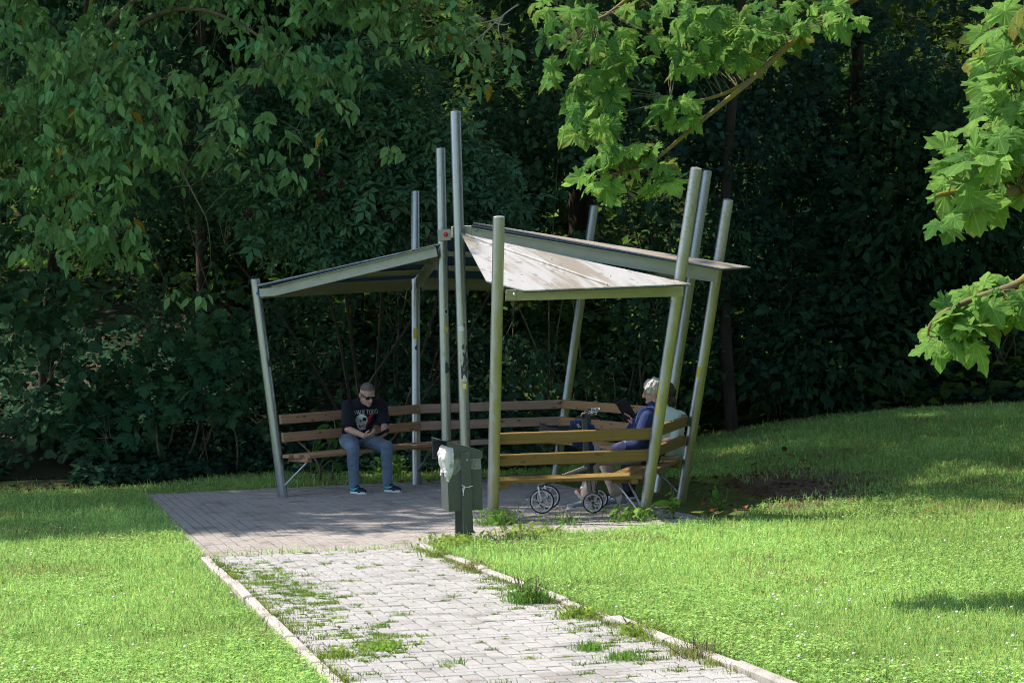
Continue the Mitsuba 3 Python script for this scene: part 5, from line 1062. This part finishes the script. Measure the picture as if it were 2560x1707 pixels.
for _ in range(420):
    u, v = r.uniform(-HALF, HALF), -r.uniform(.05, 7.4); q.append(np.r_[loc(round(u / .1) * .1, round(v / .1) * .1), 0])
fs.append(tufts(np.array(q), 9, .012, .011, .003, (.22, .28, .06)))
# kerb edges and the seam between path and terrace
q = [np.r_[loc(-HALF + .05 + r.normal(0, .015), -r.uniform(.1, 7.4)), 0] for _ in range(120)] + [np.r_[loc(kerb_u(-t_) - .06 + r.normal(0, .03), -t_), 0] for t_ in r.uniform(.1, 7.4, 220)]
fs.append(tufts(np.array(q), 22, .022, .030, .0038, (.20, .27, .06)))
q = [np.r_[loc(r.uniform(-HALF, HALF), .0 + r.normal(0, .01)), 0] for _ in range(9)]; fs.append(tufts(np.array(q), 14, .024, .007, .003, (.18, .26, .05)))
q = [np.r_[loc(-HALF + .1 * r.integers(0, 12), r.uniform(0, 6)), 0] for _ in range(260)]; fs.append(tufts(np.array(q), 8, .010, .008, .003, (.14, .20, .04)))
leafobj('joint_weeds', fs, 'grass_leaf'); tag('joint_weeds', 'moss and grass tufts growing in the joints of the brick path', 'weeds', kind='stuff')

def clump(name, label, x, y, rad, h, n, col, tpl=None, size=.05, leaves=0, stalks=0, dz=0.0):
    k = thing(name, label, 'plant', None); z = float(zt(x, y)) - .01 + dz
    fs_ = []
    if n:
        d = r.normal(0, 1, (n, 2)) * rad * .55; p = np.column_stack([x + d[:, 0], y + d[:, 1], np.full(n, z)])
        fs_.append(blades(p, h * np.exp(r.normal(-.2, .35, n)), .0055 * np.exp(r.normal(0, .2, n)), np.clip(r.gamma(2.2, .25, n), .05, .95), tints(n, col, .18, 0, r)))
    if leaves:
        d = r.normal(0, 1, (leaves, 2)) * rad * .5; hz = h * r.random(leaves) ** .8; p = np.column_stack([x + d[:, 0], y + d[:, 1], z + hz]); a = r.uniform(0, 2 * PI, leaves)
        fs_.append(field(tpl or tpl_oval(.26, .08, .25), p, np.stack([np.cos(a), np.sin(a), .6 + .4 * r.normal(0, 1, leaves)], 1), V(0, 0, 1) + rvec(leaves, r) * .8, size * np.exp(r.normal(0, .3, leaves)), tints(leaves, col, .2, 0, r)))
    leafobj('leaves', fs_, 'grass_leaf', k)
    if stalks:
        ms = [tube(bez((x + a, y + b, z), (x + a * 1.5, y + b * 1.5, z + h * .7), (x + a * 1.7 + r.normal(0, .02), y + b * 1.7, z + h * r.uniform(1.0, 1.5)), 5), .0025, 4, False) for a, b in r.normal(0, rad * .35, (stalks, 2))]
        obj('stalks', cat(ms), 'twig', k); tag(f'{k}__stalks', kind='stuff')
    return k
GY, GG = (.26, .38, .075), (.17, .33, .065)
KERB_WEEDS = [(.88, -.85, .10, .08, 120, GY, 70, 3, 'leafy weed at the start of the right kerb'), (.90, -1.9, .13, .06, 220, (.30, .30, .13), 40, 8, 'dry weed on the right kerb near the litter bin'),
    (.73, -4.0, .13, .12, 420, GG, 140, 24, 'large wiry weed with bare stalks on the right kerb, halfway down the path'), (.82, -4.85, .15, .06, 300, GY, 120, 10, 'yellowish weed clump against the right kerb below the wiry one'),
    (.92, -5.75, .15, .07, 420, GY, 40, 10, 'grass tuft spilling over the right kerb'), (.60, -6.2, .08, .045, 260, GG, 0, 0, 'flat grass tuft on the path near the right kerb'), (.67, -6.6, .10, .05, 280, GG, 0, 0, 'second flat grass tuft on the path, nearer the bottom'),
    (.93, -6.65, .17, .075, 420, (.28, .31, .12), 0, 18, 'reddish grass clump along the right kerb near the bottom')]
def kerb_at(v, du=-.04): q = loc(HALF + du, v); return float(q[0]), float(q[1])
def pathq(u, v): q = loc(u, v); return float(q[0]), float(q[1])
for (u, v, rad, h, n_, col, lf, stk, lab) in KERB_WEEDS:
    x, y = pathq(u - .95 + kerb_u(v) if u > .7 else u, v); clump('weed_clump', lab, x, y, rad, h, n_, col, None, .03, lf, stk, .01)
q = loc(-.52, -5.68); clump('weed_clump', 'bright green clump lying across the path near its left kerb', float(q[0]), float(q[1]), .15, .03, 300, (.22, .36, .07), ROUND, .020, 260, 0)
q = loc(-.82, -5.9); clump('weed_clump', 'yellow green grass tuft by the left kerb', float(q[0]), float(q[1]), .10, .055, 300, GY, None, .03, 40, 4)
clump('weed_patch', 'leafy light green weeds round the foot of the litter bin', -.50, 18.00, .32, .085, 420, GY, None, .045, 260, 6)
clump('weed_patch', 'leafy weeds between the litter bin and the near post', .12, 18.72, .30, .08, 420, GY, None, .045, 220, 5)
clump('weed_patch', 'small weeds round the foot of the near post', -.16, 19.92, .22, .14, 260, GG, None, .03, 420, 12)
clump('weed_patch', 'thin weeds on the paving between the two near posts', .45, 19.75, .22, .12, 60, GG, None, .025, 120, 12)
clump('weed_patch', 'weeds at the foot of the right front post', 1.12, 20.0, .26, .12, 160, GG, None, .055, 160, 6)
clump('dandelion', 'upright bright green weed just right of the right front post', 1.52, 20.15, .05, .24, 0, (.25, .42, .06), None, .10, 22, 3)
clump('dandelion', 'smaller upright weed at the right end of the paving', 2.02, 20.35, .06, .22, 0, GG, None, .10, 16, 3)
clump('dandelion', 'thin plant standing behind the left bench post', -1.6, 26.9, .2, .25, 120, GG, None, .10, 60, 4)
